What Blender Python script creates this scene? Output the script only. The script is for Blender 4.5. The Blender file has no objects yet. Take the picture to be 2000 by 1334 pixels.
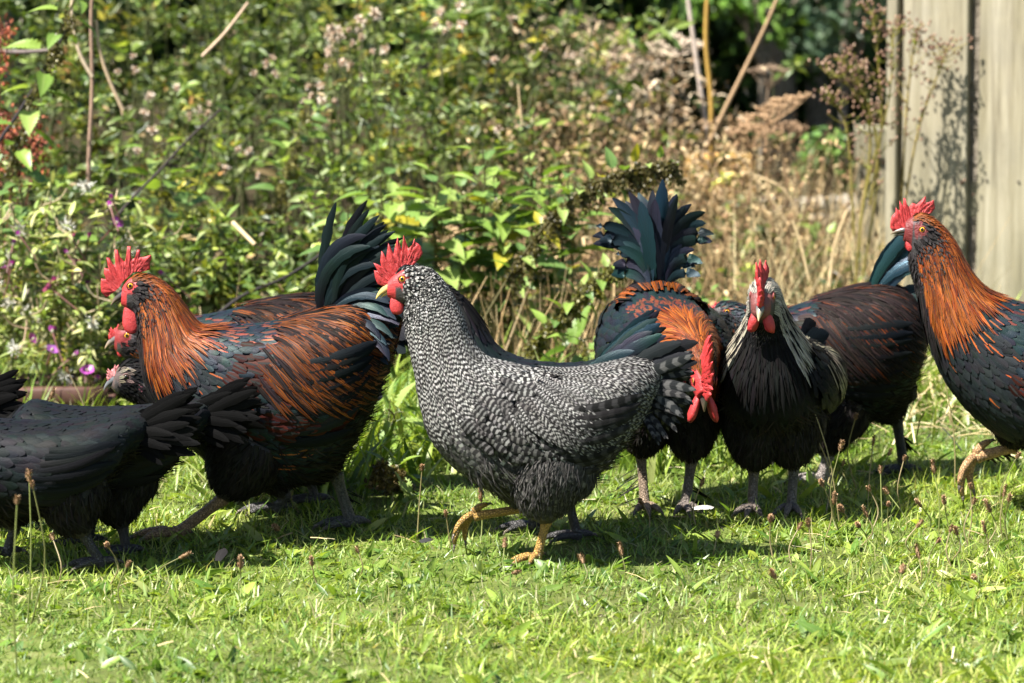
import bpy, math, random
import numpy as np
from mathutils import Vector, Matrix

random.seed(7)
RNG = np.random.default_rng(11)
R = math.radians
sc = bpy.context.scene
COL = sc.collection

# ------------------------------------------------------------------ camera, sky, sun, exposure
CAM_H = 1.2
PITCH = R(7.3)
FPX = 7500.0                       # focal length in photograph pixels (2000 wide)
cam_d = bpy.data.cameras.new('camera')
cam = bpy.data.objects.new('camera', cam_d)
COL.objects.link(cam)
cam.location = (0, 0, CAM_H)
cam.rotation_euler = (math.pi / 2 - PITCH, 0, 0)
cam_d.sensor_width = 36
cam_d.lens = 36 * FPX / 2000
cam_d.clip_start = 0.1
cam_d.clip_end = 500
cam_d.dof.use_dof = True
cam_d.dof.focus_distance = 6.6
cam_d.dof.aperture_fstop = 5.6
sc.camera = cam

SUN_AZ = R(-58)                    # measured from the viewing direction reversed; negative = left
SUN_EL = R(56)
sun_dir = Vector((math.sin(SUN_AZ) * math.cos(SUN_EL), -math.cos(SUN_AZ) * math.cos(SUN_EL), math.sin(SUN_EL)))
w = bpy.data.worlds.new('World')
sc.world = w
w.use_nodes = True
wn = w.node_tree.nodes
sky = wn.new('ShaderNodeTexSky')
sky.sky_type = 'NISHITA'
sky.sun_disc = False
sky.sun_elevation = SUN_EL
sky.sun_rotation = math.atan2(sun_dir.x, sun_dir.y)
sky.air_density = 1.0
sky.dust_density = 1.2
wn['Background'].inputs[1].default_value = 0.06
w.node_tree.links.new(sky.outputs[0], wn['Background'].inputs[0])
sl = bpy.data.lights.new('sun', 'SUN')
sl.energy = 5.0
sl.angle = R(0.5)
sl.color = (1.0, 0.955, 0.88)
so = bpy.data.objects.new('sun', sl)
COL.objects.link(so)
so.location = (-6, -3, 8)
so.rotation_euler = (-sun_dir).to_track_quat('-Z', 'Y').to_euler()
sc.view_settings.view_transform = 'Standard'
sc.view_settings.look = 'None'
sc.view_settings.exposure = 1.8
sc.view_settings.gamma = 1.0
sc.cycles.max_bounces = 6
sc.cycles.diffuse_bounces = 3
sc.cycles.glossy_bounces = 3
sc.cycles.transmission_bounces = 4
sc.cycles.transparent_max_bounces = 6
sc.cycles.caustics_reflective = False
sc.cycles.caustics_refractive = False
sc.cycles.use_denoising = True

# ------------------------------------------------------------------ measuring helpers
_cp, _sp = math.cos(PITCH), math.sin(PITCH)


def ray(x, y):
    """world direction seen at photograph pixel x, y"""
    a, b = (x - 1000) / FPX, (667 - y) / FPX
    return np.array([a, _cp + b * _sp, -_sp + b * _cp])


def at(x, y, D):
    d = ray(x, y)
    t = D / d[1]
    return np.array([d[0] * t, D, CAM_H + d[2] * t])


def ground_at(x, y, z=0.0):
    d = ray(x, y)
    t = (z - CAM_H) / d[2]
    return np.array([d[0] * t, d[1] * t, z])


def terrain(X, Y):
    X = np.asarray(X, float)
    Y = np.asarray(Y, float)
    s = np.clip((Y - 8.6) / 2.6, 0, 1)
    s = s * s * (3 - 2 * s)
    k = np.clip((0.55 - X) / 0.9, 0, 1)
    return 0.26 * s * k + 0.006 * np.sin(X * 7.1 + 1) * np.sin(Y * 5.3) + 0.004 * np.sin(X * 17 + Y * 13)


# ------------------------------------------------------------------ mesh helpers
def mesh_np(name, V, F, mats=(), attrs=None, fmat=None, smooth=True):
    """V (n,3), F (m,4) or (m,3); attrs name -> (type, array) on points"""
    me = bpy.data.meshes.new(name)
    V = np.ascontiguousarray(V, dtype=np.float32)
    n = len(V)
    me.vertices.add(n)
    me.vertices.foreach_set('co', V.ravel())
    F = np.asarray(F, dtype=np.int32)
    m, k = F.shape
    me.loops.add(m * k)
    me.loops.foreach_set('vertex_index', np.ascontiguousarray(F).ravel())
    me.polygons.add(m)
    me.polygons.foreach_set('loop_start', np.arange(m, dtype=np.int32) * k)
    me.update(calc_edges=True)
    me.polygons.foreach_set('use_smooth', np.full(m, bool(smooth)))
    for mt in mats:
        me.materials.append(mt)
    if fmat is not None:
        me.polygons.foreach_set('material_index', np.asarray(fmat, dtype=np.int32))
    for an, (ty, arr) in (attrs or {}).items():
        a = me.attributes.new(an, ty, 'POINT')
        arr = np.ascontiguousarray(arr, dtype=np.float32)
        a.data.foreach_set('color' if ty == 'FLOAT_COLOR' else ('vector' if ty == 'FLOAT_VECTOR' else 'value'), arr.ravel())
    me.validate()
    return me


def link(name, me, parent=None, loc=None, label=None, cat=None, group=None, kind=None):
    o = bpy.data.objects.new(name, me)
    COL.objects.link(o)
    if parent is not None:
        o.parent = parent
    if loc is not None:
        o.location = loc
    if label:
        o['label'] = label
    if cat:
        o['category'] = cat
    if group:
        o['group'] = group
    if kind:
        o['kind'] = kind
    return o


def empty(name, loc, rz=0, **kw):
    o = link(name, None, loc=loc, **kw)
    o.rotation_euler = (0, 0, rz)
    o.empty_display_size = 0.05
    return o


def norm(a):
    return a / np.maximum(np.linalg.norm(a, axis=-1, keepdims=True), 1e-9)


def strip_faces(n, rows, cols):
    """quads for n strips of rows x cols vertices"""
    r = np.arange(rows - 1)[:, None] * cols + np.arange(cols - 1)[None, :]
    q = np.stack([r, r + 1, r + cols + 1, r + cols], -1).reshape(-1, 4)
    return (np.arange(n)[:, None, None] * (rows * cols) + q[None]).reshape(-1, 4)


PROF = {
    'blade': lambda s: np.clip(1 - s ** 2.2, 0.03, 1),
    'leaf': lambda s: np.clip(np.sin(np.pi * np.clip(0.06 + 0.94 * s, 0, 1) ** 0.8) ** 0.8, 0.04, 1),
    'round': lambda s: np.clip(0.55 + 0.45 * np.sin(np.pi * s * 0.75), 0, 1) * np.clip(np.sqrt(np.clip(1 - ((s - .55) / .46).clip(0, 1) ** 2.5, 0, 1)), 0.08, 1),
    'point': lambda s: np.clip(0.75 + 0.5 * s, 0, 1) * np.clip(1 - ((s - .55) / .46).clip(0, 1) ** 1.6, 0.05, 1),
    'line': lambda s: np.ones_like(s),
    'taper': lambda s: 1 - 0.75 * s,
    'spoon': lambda s: np.clip(0.35 + 0.75 * np.sin(np.pi * s ** 1.3), 0.08, 1) * np.where(s > .98, .15, 1),
}


class Batch:
    """collects strips with colour / coordinate attributes, builds one mesh"""
    def __init__(self):
        self.V, self.F, self.C, self.C2, self.U, self.Pt = [], [], [], [], [], []
        self.n = 0

    def put(self, V, F, C, C2=None, U=None, Pt=None):
        V = V.reshape(-1, 3)
        k = len(V)
        self.V.append(V)
        self.F.append(F + self.n)
        self.C.append(C)
        self.C2.append(np.zeros((k, 4)) if C2 is None else C2)
        self.U.append(np.zeros((k, 3)) if U is None else U)
        self.Pt.append(np.zeros((k, 3)) if Pt is None else Pt)
        self.n += k

    def ribbons(self, P, T, N, L, W, rows=4, prof='leaf', bend=0.0, fold=None, col=(1, 1, 1), col2=None):
        """leaf or blade strips: P base, T direction, N upper-side normal, bend = droop angle over the length"""
        P, T, N = (np.atleast_2d(np.asarray(a, float)) for a in (P, T, N))
        n = len(P)
        T = norm(np.broadcast_to(T, P.shape))
        N = np.broadcast_to(N, P.shape)
        Bv = norm(np.cross(T, N))
        N = norm(np.cross(Bv, T))
        L = np.broadcast_to(np.asarray(L, float), (n,))
        W = np.broadcast_to(np.asarray(W, float), (n,))
        bend = np.broadcast_to(np.asarray(bend, float), (n,))
        s = np.linspace(0, 1, rows)
        pf = PROF[prof](s)
        cols = 2 if fold is None else 3
        Vv = np.zeros((n, rows, cols, 3))
        c = P.copy()
        for k in range(rows):
            th = bend * s[k]
            if k:
                thm = bend * (s[k] + s[k - 1]) / 2
                c = c + (T * np.cos(thm)[:, None] - N * np.sin(thm)[:, None]) * (L / (rows - 1))[:, None]
            nn = N * np.cos(th)[:, None] + T * np.sin(th)[:, None]
            half = (W * pf[k] / 2)[:, None] * Bv
            if cols == 2:
                Vv[:, k, 0] = c - half
                Vv[:, k, 1] = c + half
            else:
                up = nn * (W * pf[k] * fold)[:, None]
                Vv[:, k, 0] = c - half + up
                Vv[:, k, 1] = c
                Vv[:, k, 2] = c + half + up
        col = np.broadcast_to(np.asarray(col, float), (n, 3))
        rnd = RNG.random(n)
        per = rows * cols
        C = np.concatenate([np.repeat(col, per, 0), np.repeat(rnd, per)[:, None]], 1)
        U = np.zeros((n, rows, cols, 3))
        U[..., 0] = np.linspace(-1, 1, cols)
        U[..., 1] = s[None, :, None]
        U[..., 2] = rnd[:, None, None]
        self.put(Vv, strip_faces(n, rows, cols), C, U=U.reshape(-1, 3))

    def tube(self, pts, rad, seg=6, col=(1, 1, 1)):
        g = tube_grid(np.asarray(pts, float), np.asarray(rad, float), seg)
        n, m = g.shape[:2]
        r = np.arange(n - 1)[:, None] * m + np.arange(m)[None]
        r2 = np.arange(n - 1)[:, None] * m + (np.arange(m)[None] + 1) % m
        F = np.stack([r, r2, r2 + m, r + m], -1).reshape(-1, 4)
        C = np.tile(np.append(np.asarray(col, float), random.random()), (n * m, 1))
        U = np.zeros((n, m, 3))
        U[..., 0] = np.linspace(-1, 1, m)[None]
        U[..., 1] = np.linspace(0, 1, n)[:, None]
        U[..., 2] = random.random()
        self.put(g, F, C, U=U.reshape(-1, 3))

    def blob(self, c, r, col, rough=0.15, nu=5, nv=7, axis=None):
        """small lumpy ellipsoid"""
        th = np.linspace(0.15, np.pi - 0.15, nu)
        ph = np.linspace(0, 2 * np.pi, nv, endpoint=False)
        g = np.stack([np.sin(th)[:, None] * np.cos(ph), np.sin(th)[:, None] * np.sin(ph), np.repeat(np.cos(th)[:, None], nv, 1)], -1)
        g = g * (1 + rough * RNG.standard_normal((nu, nv, 1))) * np.asarray(r)
        if axis is not None:
            q = Vector((0, 0, 1)).rotation_difference(Vector(axis)).to_matrix()
            g = g @ np.array(q).T
        g = g + np.asarray(c)
        r_ = np.arange(nu - 1)[:, None] * nv + np.arange(nv)[None]
        r2 = np.arange(nu - 1)[:, None] * nv + (np.arange(nv)[None] + 1) % nv
        F = np.stack([r_, r_ + nv, r2 + nv, r2], -1).reshape(-1, 4)
        self.put(g, F, np.tile(np.append(np.asarray(col, float), random.random()), (nu * nv, 1)))

    def mesh(self, name, mat):
        at_ = {'fcol': ('FLOAT_COLOR', np.concatenate(self.C)), 'fcol2': ('FLOAT_COLOR', np.concatenate(self.C2)),
               'fuv': ('FLOAT_VECTOR', np.concatenate(self.U)), 'fpat': ('FLOAT_VECTOR', np.concatenate(self.Pt))}
        return mesh_np(name, np.concatenate(self.V), np.concatenate(self.F), [mat], at_)

    def build(self, name, mat, parent=None, **kw):
        return link(name, self.mesh(name, mat), parent, **kw)


def tube_grid(pts, rad, seg=8, squash=1.0):
    n = len(pts)
    T = norm(np.gradient(pts, axis=0))
    up = np.array([0.0, 1, 0]) if abs(T[0][1]) < 0.9 else np.array([1.0, 0, 0])
    g = np.zeros((n, seg, 3))
    a = np.linspace(0, 2 * np.pi, seg, endpoint=False)
    for i in range(n):
        up = up - T[i] * np.dot(up, T[i])
        up = up / np.linalg.norm(up)
        b = np.cross(T[i], up)
        g[i] = pts[i] + rad[i] * (np.cos(a)[:, None] * up * squash + np.sin(a)[:, None] * b)
    return g


def spline(pts, n):
    """Catmull-Rom through rows of pts, n samples"""
    p = np.asarray(pts, float)
    m = len(p)
    t = np.linspace(0, m - 1, n)
    i = np.clip(t.astype(int), 0, m - 2)
    f = (t - i)[:, None]
    p0, p1, p2, p3 = p[np.clip(i - 1, 0, m - 1)], p[i], p[i + 1], p[np.clip(i + 2, 0, m - 1)]
    return 0.5 * (2 * p1 + (p2 - p0) * f + (2 * p0 - 5 * p1 + 4 * p2 - p3) * f ** 2 + (3 * p1 - p0 - 3 * p2 + p3) * f ** 3)


# ------------------------------------------------------------------ materials
class NT:
    def __init__(self, name):
        self.m = bpy.data.materials.new(name)
        self.m.use_nodes = True
        self.t = self.m.node_tree
        self.t.nodes.clear()
        self.out = self.t.nodes.new('ShaderNodeOutputMaterial')

    def n(self, ty, **kw):
        nd = self.t.nodes.new(ty)
        for k, v in kw.items():
            setattr(nd, k, v)
        return nd

    def l(self, a, b):
        self.t.links.new(a, b)

    def val(self, x, sock):
        if hasattr(x, 'is_linked') or isinstance(x, bpy.types.NodeSocket):
            self.l(x, sock)
        else:
            sock.default_value = x

    def math(self, op, a, b=0.0, c=None, clamp=False):
        nd = self.n('ShaderNodeMath', operation=op, use_clamp=clamp)
        self.val(a, nd.inputs[0])
        self.val(b, nd.inputs[1])
        if c is not None:
            self.val(c, nd.inputs[2])
        return nd.outputs[0]

    def mix(self, f, a, b, blend='MIX'):
        nd = self.n('ShaderNodeMix', data_type='RGBA', blend_type=blend)
        self.val(f, nd.inputs[0])
        for x, s in ((a, nd.inputs[6]), (b, nd.inputs[7])):
            if isinstance(x, tuple):
                s.default_value = x + (1,) if len(x) == 3 else x
            else:
                self.l(x, s)
        return nd.outputs[2]

    def attr(self, name):
        return self.n('ShaderNodeAttribute', attribute_name=name)

    def noise(self, scale, detail=3, vec=None, rough=0.5, dist=0.0):
        nd = self.n('ShaderNodeTexNoise')
        nd.inputs['Scale'].default_value = scale
        nd.inputs['Detail'].default_value = detail
        nd.inputs['Roughness'].default_value = rough
        nd.inputs['Distortion'].default_value = dist
        if vec is not None:
            self.l(vec, nd.inputs['Vector'])
        return nd

    def ramp(self, fac, stops):
        nd = self.n('ShaderNodeValToRGB')
        e = nd.color_ramp.elements
        while len(e) < len(stops):
            e.new(0.5)
        for k, (p, c) in enumerate(stops):
            e[k].position = p
            e[k].color = c + (1,)
        self.l(fac, nd.inputs[0])
        return nd.outputs[0]

    def bump(self, h, strength=0.3, dist=0.002):
        nd = self.n('ShaderNodeBump')
        nd.inputs['Strength'].default_value = strength
        nd.inputs['Distance'].default_value = dist
        self.l(h, nd.inputs['Height'])
        return nd.outputs[0]

    def bsdf(self, **kw):
        nd = self.n('ShaderNodeBsdfPrincipled')
        for k, v in kw.items():
            self.val(v, nd.inputs[k.replace('_', ' ')])
        return nd


def foliage_mat(name, trans=0.40, rough=0.42, spec=0.42):
    t = NT(name)
    a = t.attr('fcol')
    u = t.attr('fuv')
    sep = t.n('ShaderNodeSeparateXYZ')
    t.l(u.outputs['Vector'], sep.inputs[0])
    tc = t.n('ShaderNodeTexCoord')
    nz = t.noise(60, 3, tc.outputs['Object'])
    v = t.math('MULTIPLY_ADD', nz.outputs[0], 0.7, 0.65)
    hsv = t.n('ShaderNodeHueSaturation')
    t.l(a.outputs['Color'], hsv.inputs['Color'])
    t.l(v, hsv.inputs['Value'])
    # midrib: a little paler than the blade
    rib = t.math('LESS_THAN', t.math('ABSOLUTE', sep.outputs[0]), 0.12)
    c = t.mix(t.math('MULTIPLY', rib, 0.25), hsv.outputs[0], (0.3, 0.36, 0.14))
    b = t.bsdf(Base_Color=c, Roughness=rough, Specular_IOR_Level=spec)
    tr = t.n('ShaderNodeBsdfTranslucent')
    c2 = t.mix(1.0, c, (1.0, 1.0, 0.45), 'MULTIPLY')
    t.l(c2, tr.inputs[0])
    ms = t.n('ShaderNodeMixShader')
    ms.inputs[0].default_value = trans
    t.l(b.outputs[0], ms.inputs[1])
    t.l(tr.outputs[0], ms.inputs[2])
    t.l(ms.outputs[0], t.out.inputs[0])
    return t.m


def dry_mat(name):
    t = NT(name)
    a = t.attr('fcol')
    tc = t.n('ShaderNodeTexCoord')
    nz = t.noise(90, 3, tc.outputs['Object'])
    hsv = t.n('ShaderNodeHueSaturation')
    t.l(a.outputs['Color'], hsv.inputs['Color'])
    t.l(t.math('MULTIPLY_ADD', nz.outputs[0], 0.9, 0.55), hsv.inputs['Value'])
    b = t.bsdf(Base_Color=hsv.outputs[0], Roughness=0.7, Specular_IOR_Level=0.25)
    t.l(b.outputs[0], t.out.inputs[0])
    return t.m


def feather_mat():
    """fcol main colour, fcol2 pattern colour; fpat = (centre stripe width, bars along the feather, gloss)"""
    t = NT('feather')
    c1, c2, fu, fp = t.attr('fcol'), t.attr('fcol2'), t.attr('fuv'), t.attr('fpat')
    su = t.n('ShaderNodeSeparateXYZ')
    t.l(fu.outputs['Vector'], su.inputs[0])
    spt = t.n('ShaderNodeSeparateXYZ')
    t.l(fp.outputs['Vector'], spt.inputs[0])
    side, s, rnd = su.outputs
    aside = t.math('ABSOLUTE', side)
    # barbs: fine slanting lines running off the shaft
    cv = t.n('ShaderNodeCombineXYZ')
    t.l(t.math('MULTIPLY_ADD', aside, -0.55, s), cv.inputs[0])
    t.l(t.math('MULTIPLY', rnd, 37.0), cv.inputs[1])
    nb = t.noise(26, 3, cv.outputs[0], 0.6)
    barb = nb.outputs[0]
    wob = t.math('MULTIPLY', t.math('SUBTRACT', barb, 0.5), 0.5)
    # centre stripe
    st = t.math('LESS_THAN', t.math('ADD', aside, wob), t.math('MULTIPLY', spt.outputs[0], t.math('MULTIPLY_ADD', s, -0.35, 1.0)))
    st = t.math('MULTIPLY', st, t.math('GREATER_THAN', spt.outputs[0], 0.01))
    # bars
    ph = t.math('MULTIPLY_ADD', t.math('MULTIPLY_ADD', aside, -0.045, t.math('MULTIPLY_ADD', wob, 0.12, s)), spt.outputs[1], rnd)
    bar = t.math('SINE', t.math('MULTIPLY', ph, 6.2832))
    bar = t.math('MULTIPLY', t.math('MULTIPLY_ADD', bar, 1.5, 0.2, clamp=True), t.math('MULTIPLY_ADD', aside, -2.6, 2.6, clamp=True))
    bar = t.math('MULTIPLY', bar, t.math('GREATER_THAN', spt.outputs[1], 0.1))
    f = t.math('MAXIMUM', st, bar)
    c = t.mix(f, c1.outputs['Color'], c2.outputs['Color'])
    hsv = t.n('ShaderNodeHueSaturation')
    t.l(c, hsv.inputs['Color'])
    t.l(t.math('MULTIPLY_ADD', barb, 0.8, 0.6), hsv.inputs['Value'])
    edge = t.math('MULTIPLY_ADD', t.math('MAXIMUM', aside, s), 5.0, -4.1, clamp=True)
    shaft = t.math('LESS_THAN', aside, 0.07)
    hs2 = t.n('ShaderNodeHueSaturation')
    t.l(hsv.outputs[0], hs2.inputs['Color'])
    t.l(t.math('ADD', t.math('MULTIPLY_ADD', edge, 0.15, 1.0), t.math('MULTIPLY', shaft, 0.25)), hs2.inputs['Value'])
    hsv = hs2
    gl = t.math('MULTIPLY', spt.outputs[2], t.math('MULTIPLY_ADD', barb, 2.2, -0.35, clamp=True))
    # structural colour: glossy dark feathers reflect blue-green to violet
    hue = t.ramp(t.math('FRACT', t.math('MULTIPLY_ADD', s, 0.35, rnd)), [(0.0, (0.013, 0.065, 0.058)), (0.45, (0.013, 0.045, 0.072)), (0.8, (0.034, 0.027, 0.058)), (1.0, (0.013, 0.065, 0.05))])
    base = t.mix(t.math('MULTIPLY', gl, 0.8), hsv.outputs[0], hue)
    rough = t.math('MULTIPLY_ADD', gl, -0.34, 0.57)
    srgb = t.n('ShaderNodeSeparateColor')
    t.l(c1.outputs['Color'], srgb.inputs[0])
    rough = t.math('SUBTRACT', rough, t.math('MULTIPLY', srgb.outputs[0], 0.5))
    b = t.bsdf(Base_Color=base, Metallic=t.math('MULTIPLY', gl, 0.75), Roughness=rough, Specular_IOR_Level=t.math('ADD', t.math('MULTIPLY_ADD', gl, 0.45, 0.03), t.math('MULTIPLY', srgb.outputs[0], 0.9)))
    b.inputs['Sheen Weight'].default_value = 0.0
    h = t.math('ADD', t.math('MULTIPLY', barb, 0.8), t.math('MULTIPLY', t.math('LESS_THAN', aside, 0.1), 0.5))
    t.l(t.bump(h, 0.35, 0.0015), b.inputs['Normal'])
    t.l(b.outputs[0], t.out.inputs[0])
    return t.m


def skin_mat(name, bump_scale=420, rough=0.45, sss=0.15):
    t = NT(name)
    a = t.attr('fcol')
    tc = t.n('ShaderNodeTexCoord')
    nz = t.noise(bump_scale, 2, tc.outputs['Object'])
    nz2 = t.noise(90, 3, tc.outputs['Object'])
    hsv = t.n('ShaderNodeHueSaturation')
    t.l(a.outputs['Color'], hsv.inputs['Color'])
    t.l(t.math('MULTIPLY_ADD', nz2.outputs[0], 0.7, 0.65), hsv.inputs['Value'])
    b = t.bsdf(Base_Color=hsv.outputs[0], Roughness=rough, Specular_IOR_Level=0.4)
    b.inputs['Subsurface Weight'].default_value = sss
    b.inputs['Subsurface Radius'].default_value = (0.6, 0.15, 0.1)
    b.inputs['Subsurface Scale'].default_value = 0.006
    hh = t.math('ADD', nz.outputs[0], t.math('MULTIPLY', nz2.outputs[0], 1.5))
    t.l(t.bump(hh, 0.5, 0.002), b.inputs['Normal'])
    t.l(b.outputs[0], t.out.inputs[0])
    return t.m


def shank_mat():
    t = NT('shank_scales')
    a = t.attr('fcol')
    tc = t.n('ShaderNodeTexCoord')
    vo = t.n('ShaderNodeTexVoronoi', feature='DISTANCE_TO_EDGE')
    vo.inputs['Scale'].default_value = 230
    t.l(tc.outputs['Object'], vo.inputs['Vector'])
    nz = t.noise(120, 4, tc.outputs['Object'])
    e = t.math('MULTIPLY', vo.outputs['Distance'], 6.0, clamp=True)
    hsv = t.n('ShaderNodeHueSaturation')
    t.l(a.outputs['Color'], hsv.inputs['Color'])
    t.l(t.math('MULTIPLY', t.math('MULTIPLY_ADD', e, 0.6, 0.42), t.math('MULTIPLY_ADD', nz.outputs[0], 1.3, 0.35)), hsv.inputs['Value'])
    b = t.bsdf(Base_Color=hsv.outputs[0], Roughness=0.5, Specular_IOR_Level=0.4)
    t.l(t.bump(e, 0.9, 0.002), b.inputs['Normal'])
    t.l(b.outputs[0], t.out.inputs[0])
    return t.m


def eye_mat(name='eye', iris=((0.55, 0.2, 0.02), (0.75, 0.38, 0.03))):
    t = NT(name)
    tc = t.n('ShaderNodeTexCoord')
    nm = t.n('ShaderNodeVectorMath', operation='NORMALIZE')
    t.l(tc.outputs['Object'], nm.inputs[0])
    sp_ = t.n('ShaderNodeSeparateXYZ')
    t.l(nm.outputs[0], sp_.inputs[0])
    c = t.ramp(sp_.outputs[2], [(0.0, (0.02, 0.008, 0.006)), (0.55, (0.02, 0.008, 0.006)), (0.60, iris[0]), (0.86, iris[1]), (0.89, (0.004, 0.004, 0.004)), (1.0, (0.004, 0.004, 0.004))])
    b = t.bsdf(Base_Color=c, Roughness=0.06, Specular_IOR_Level=0.7)
    t.l(b.outputs[0], t.out.inputs[0])
    return t.m


def horn_mat():
    t = NT('horn')
    a = t.attr('fcol')
    tc = t.n('ShaderNodeTexCoord')
    nz = t.noise(160, 3, tc.outputs['Object'])
    hsv = t.n('ShaderNodeHueSaturation')
    t.l(a.outputs['Color'], hsv.inputs['Color'])
    t.l(t.math('MULTIPLY_ADD', nz.outputs[0], 0.6, 0.7), hsv.inputs['Value'])
    b = t.bsdf(Base_Color=hsv.outputs[0], Roughness=0.3, Specular_IOR_Level=0.5)
    t.l(b.outputs[0], t.out.inputs[0])
    return t.m


def wood_mat():
    t = NT('weathered_board')
    tc = t.n('ShaderNodeTexCoord')
    oi = t.n('ShaderNodeObjectInfo')
    mp = t.n('ShaderNodeMapping')
    t.l(tc.outputs['Object'], mp.inputs[0])
    mp.inputs['Scale'].default_value = (1, 1, 0.05)
    ad = t.n('ShaderNodeVectorMath', operation='ADD')
    t.l(mp.outputs[0], ad.inputs[0])
    cb = t.n('ShaderNodeCombineXYZ')
    t.l(t.math('MULTIPLY', oi.outputs['Random'], 20), cb.inputs[0])
    t.l(cb.outputs[0], ad.inputs[1])
    g = t.noise(70, 5, ad.outputs[0], 0.65, 0.5)
    g2 = t.noise(16, 4, ad.outputs[0], 0.6, 1.2)
    blot = t.noise(5, 4, tc.outputs['Object'], 0.6)
    c = t.ramp(g.outputs[0], [(0.3, (0.13, 0.112, 0.078)), (0.46, (0.245, 0.218, 0.155)), (0.6, (0.295, 0.267, 0.195)), (0.75, (0.35, 0.322, 0.245))])
    c = t.mix(t.math('MULTIPLY_ADD', g2.outputs[0], 2.4, -0.85, clamp=True), c, (0.175, 0.155, 0.095))
    c = t.mix(t.math('MULTIPLY_ADD', blot.outputs[0], 2.2, -1.05, clamp=True), c, (0.16, 0.147, 0.122))
    # algae that has crept up from the ground
    sp_ = t.n('ShaderNodeSeparateXYZ')
    t.l(tc.outputs['Object'], sp_.inputs[0])
    al = t.math('MULTIPLY', t.math('MULTIPLY_ADD', sp_.outputs[2], -1.6, 0.9, clamp=True), t.math('MULTIPLY_ADD', blot.outputs[0], 2.0, -0.5, clamp=True))
    c = t.mix(t.math('MULTIPLY', al, 0.6), c, (0.075, 0.085, 0.032))
    vo = t.n('ShaderNodeTexVoronoi')
    vo.inputs['Scale'].default_value = 8
    t.l(ad.outputs[0], vo.inputs['Vector'])
    kn = t.math('MULTIPLY_ADD', vo.outputs['Distance'], -9.0, 1.0, clamp=True)
    c = t.mix(t.math('MULTIPLY', kn, 0.85), c, (0.045, 0.028, 0.016))
    b = t.bsdf(Base_Color=c, Roughness=0.85, Specular_IOR_Level=0.15)
    t.l(t.bump(t.math('ADD', g.outputs[0], t.math('MULTIPLY', kn, -0.5)), 0.6, 0.004), b.inputs['Normal'])
    t.l(b.outputs[0], t.out.inputs[0])
    return t.m


def plain_mat(name, c1, c2, scale, rough=0.8, bump=0.4, dist=0.01, spec=0.3):
    t = NT(name)
    tc = t.n('ShaderNodeTexCoord')
    nz = t.noise(scale, 5, tc.outputs['Object'], 0.6)
    c = t.ramp(nz.outputs[0], [(0.3, c1), (0.7, c2)])
    b = t.bsdf(Base_Color=c, Roughness=rough, Specular_IOR_Level=spec)
    t.l(t.bump(nz.outputs[0], bump, dist), b.inputs['Normal'])
    t.l(b.outputs[0], t.out.inputs[0])
    return t.m


def ground_mat():
    t = NT('turf_soil')
    tc = t.n('ShaderNodeTexCoord')
    nz = t.noise(14, 5, tc.outputs['Object'], 0.65)
    nz2 = t.noise(1.3, 3, tc.outputs['Object'])
    c = t.ramp(nz.outputs[0], [(0.3, (0.035, 0.048, 0.012)), (0.5, (0.095, 0.13, 0.026)), (0.7, (0.16, 0.165, 0.06))])
    c = t.mix(t.math('MULTIPLY_ADD', nz2.outputs[0], 1.5, -0.5, clamp=True), c, (0.06, 0.05, 0.028))
    # bare leaf litter under the bank weeds, darkened to paint shade into the gaps
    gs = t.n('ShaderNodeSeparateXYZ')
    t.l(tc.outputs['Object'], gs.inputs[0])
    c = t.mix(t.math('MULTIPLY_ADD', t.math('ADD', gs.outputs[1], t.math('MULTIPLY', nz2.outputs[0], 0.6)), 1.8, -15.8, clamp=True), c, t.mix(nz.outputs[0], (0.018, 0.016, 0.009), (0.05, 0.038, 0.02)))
    b = t.bsdf(Base_Color=c, Roughness=0.95, Specular_IOR_Level=0.1)
    t.l(t.bump(nz.outputs[0], 0.6, 0.02), b.inputs['Normal'])
    t.l(b.outputs[0], t.out.inputs[0])
    return t.m


M = dict(leaf=foliage_mat('leaf'), grass=foliage_mat('grass_blade', 0.42, 0.4, 0.45), dry=dry_mat('dry_stem'),
         feather=feather_mat(), comb=skin_mat('comb_skin', 620, 0.5, 0.2), skin=skin_mat('bare_skin', 300, 0.55, 0.1), shank=shank_mat(),
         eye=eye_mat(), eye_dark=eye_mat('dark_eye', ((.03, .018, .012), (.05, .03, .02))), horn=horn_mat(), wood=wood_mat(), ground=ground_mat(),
         trough=plain_mat('trough_clay', (0.05, 0.022, 0.016), (0.10, 0.048, 0.034), 18, 0.6, 0.3, 0.004),
         stone=plain_mat('pale_stone', (0.28, 0.25, 0.2), (0.46, 0.42, 0.35), 12, 0.9, 0.6, 0.02),
         ochre=plain_mat('ochre_stone', (0.38, 0.2, 0.045), (0.55, 0.33, 0.09), 9, 0.9, 0.6, 0.02),
         bark=plain_mat('bark', (0.09, 0.075, 0.055), (0.2, 0.17, 0.13), 22, 0.9, 0.9, 0.03))

# ================================================================== the setting
def grid_sheet(name, xs, ys, zf, mat, **kw):
    X, Y = np.meshgrid(xs, ys, indexing='ij')
    V = np.stack([X, Y, zf(X, Y)], -1)
    n, m = X.shape
    r = np.arange(n - 1)[:, None] * m + np.arange(m - 1)[None]
    F = np.stack([r, r + m, r + m + 1, r + 1], -1).reshape(-1, 4)
    return link(name, mesh_np(name, V.reshape(-1, 3), F, [mat]), **kw)


xs = np.concatenate([[-200, -60, -20, -9], np.arange(-5, 5.01, .12), [9, 20, 60, 200]])
ys = np.concatenate([[-60, -20, -4, 0, 2, 4], np.arange(4.6, 13.01, .12), [14, 16, 20, 30, 60, 120, 300]])
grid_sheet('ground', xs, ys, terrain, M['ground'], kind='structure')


def path_z(X, Y):
    return terrain(X, Y) + 0.008 + 0.003 * np.sin(X * 31 + Y * 17)


def up_n(n):
    return np.tile([0, 0, 1.0], (n, 1))


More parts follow.
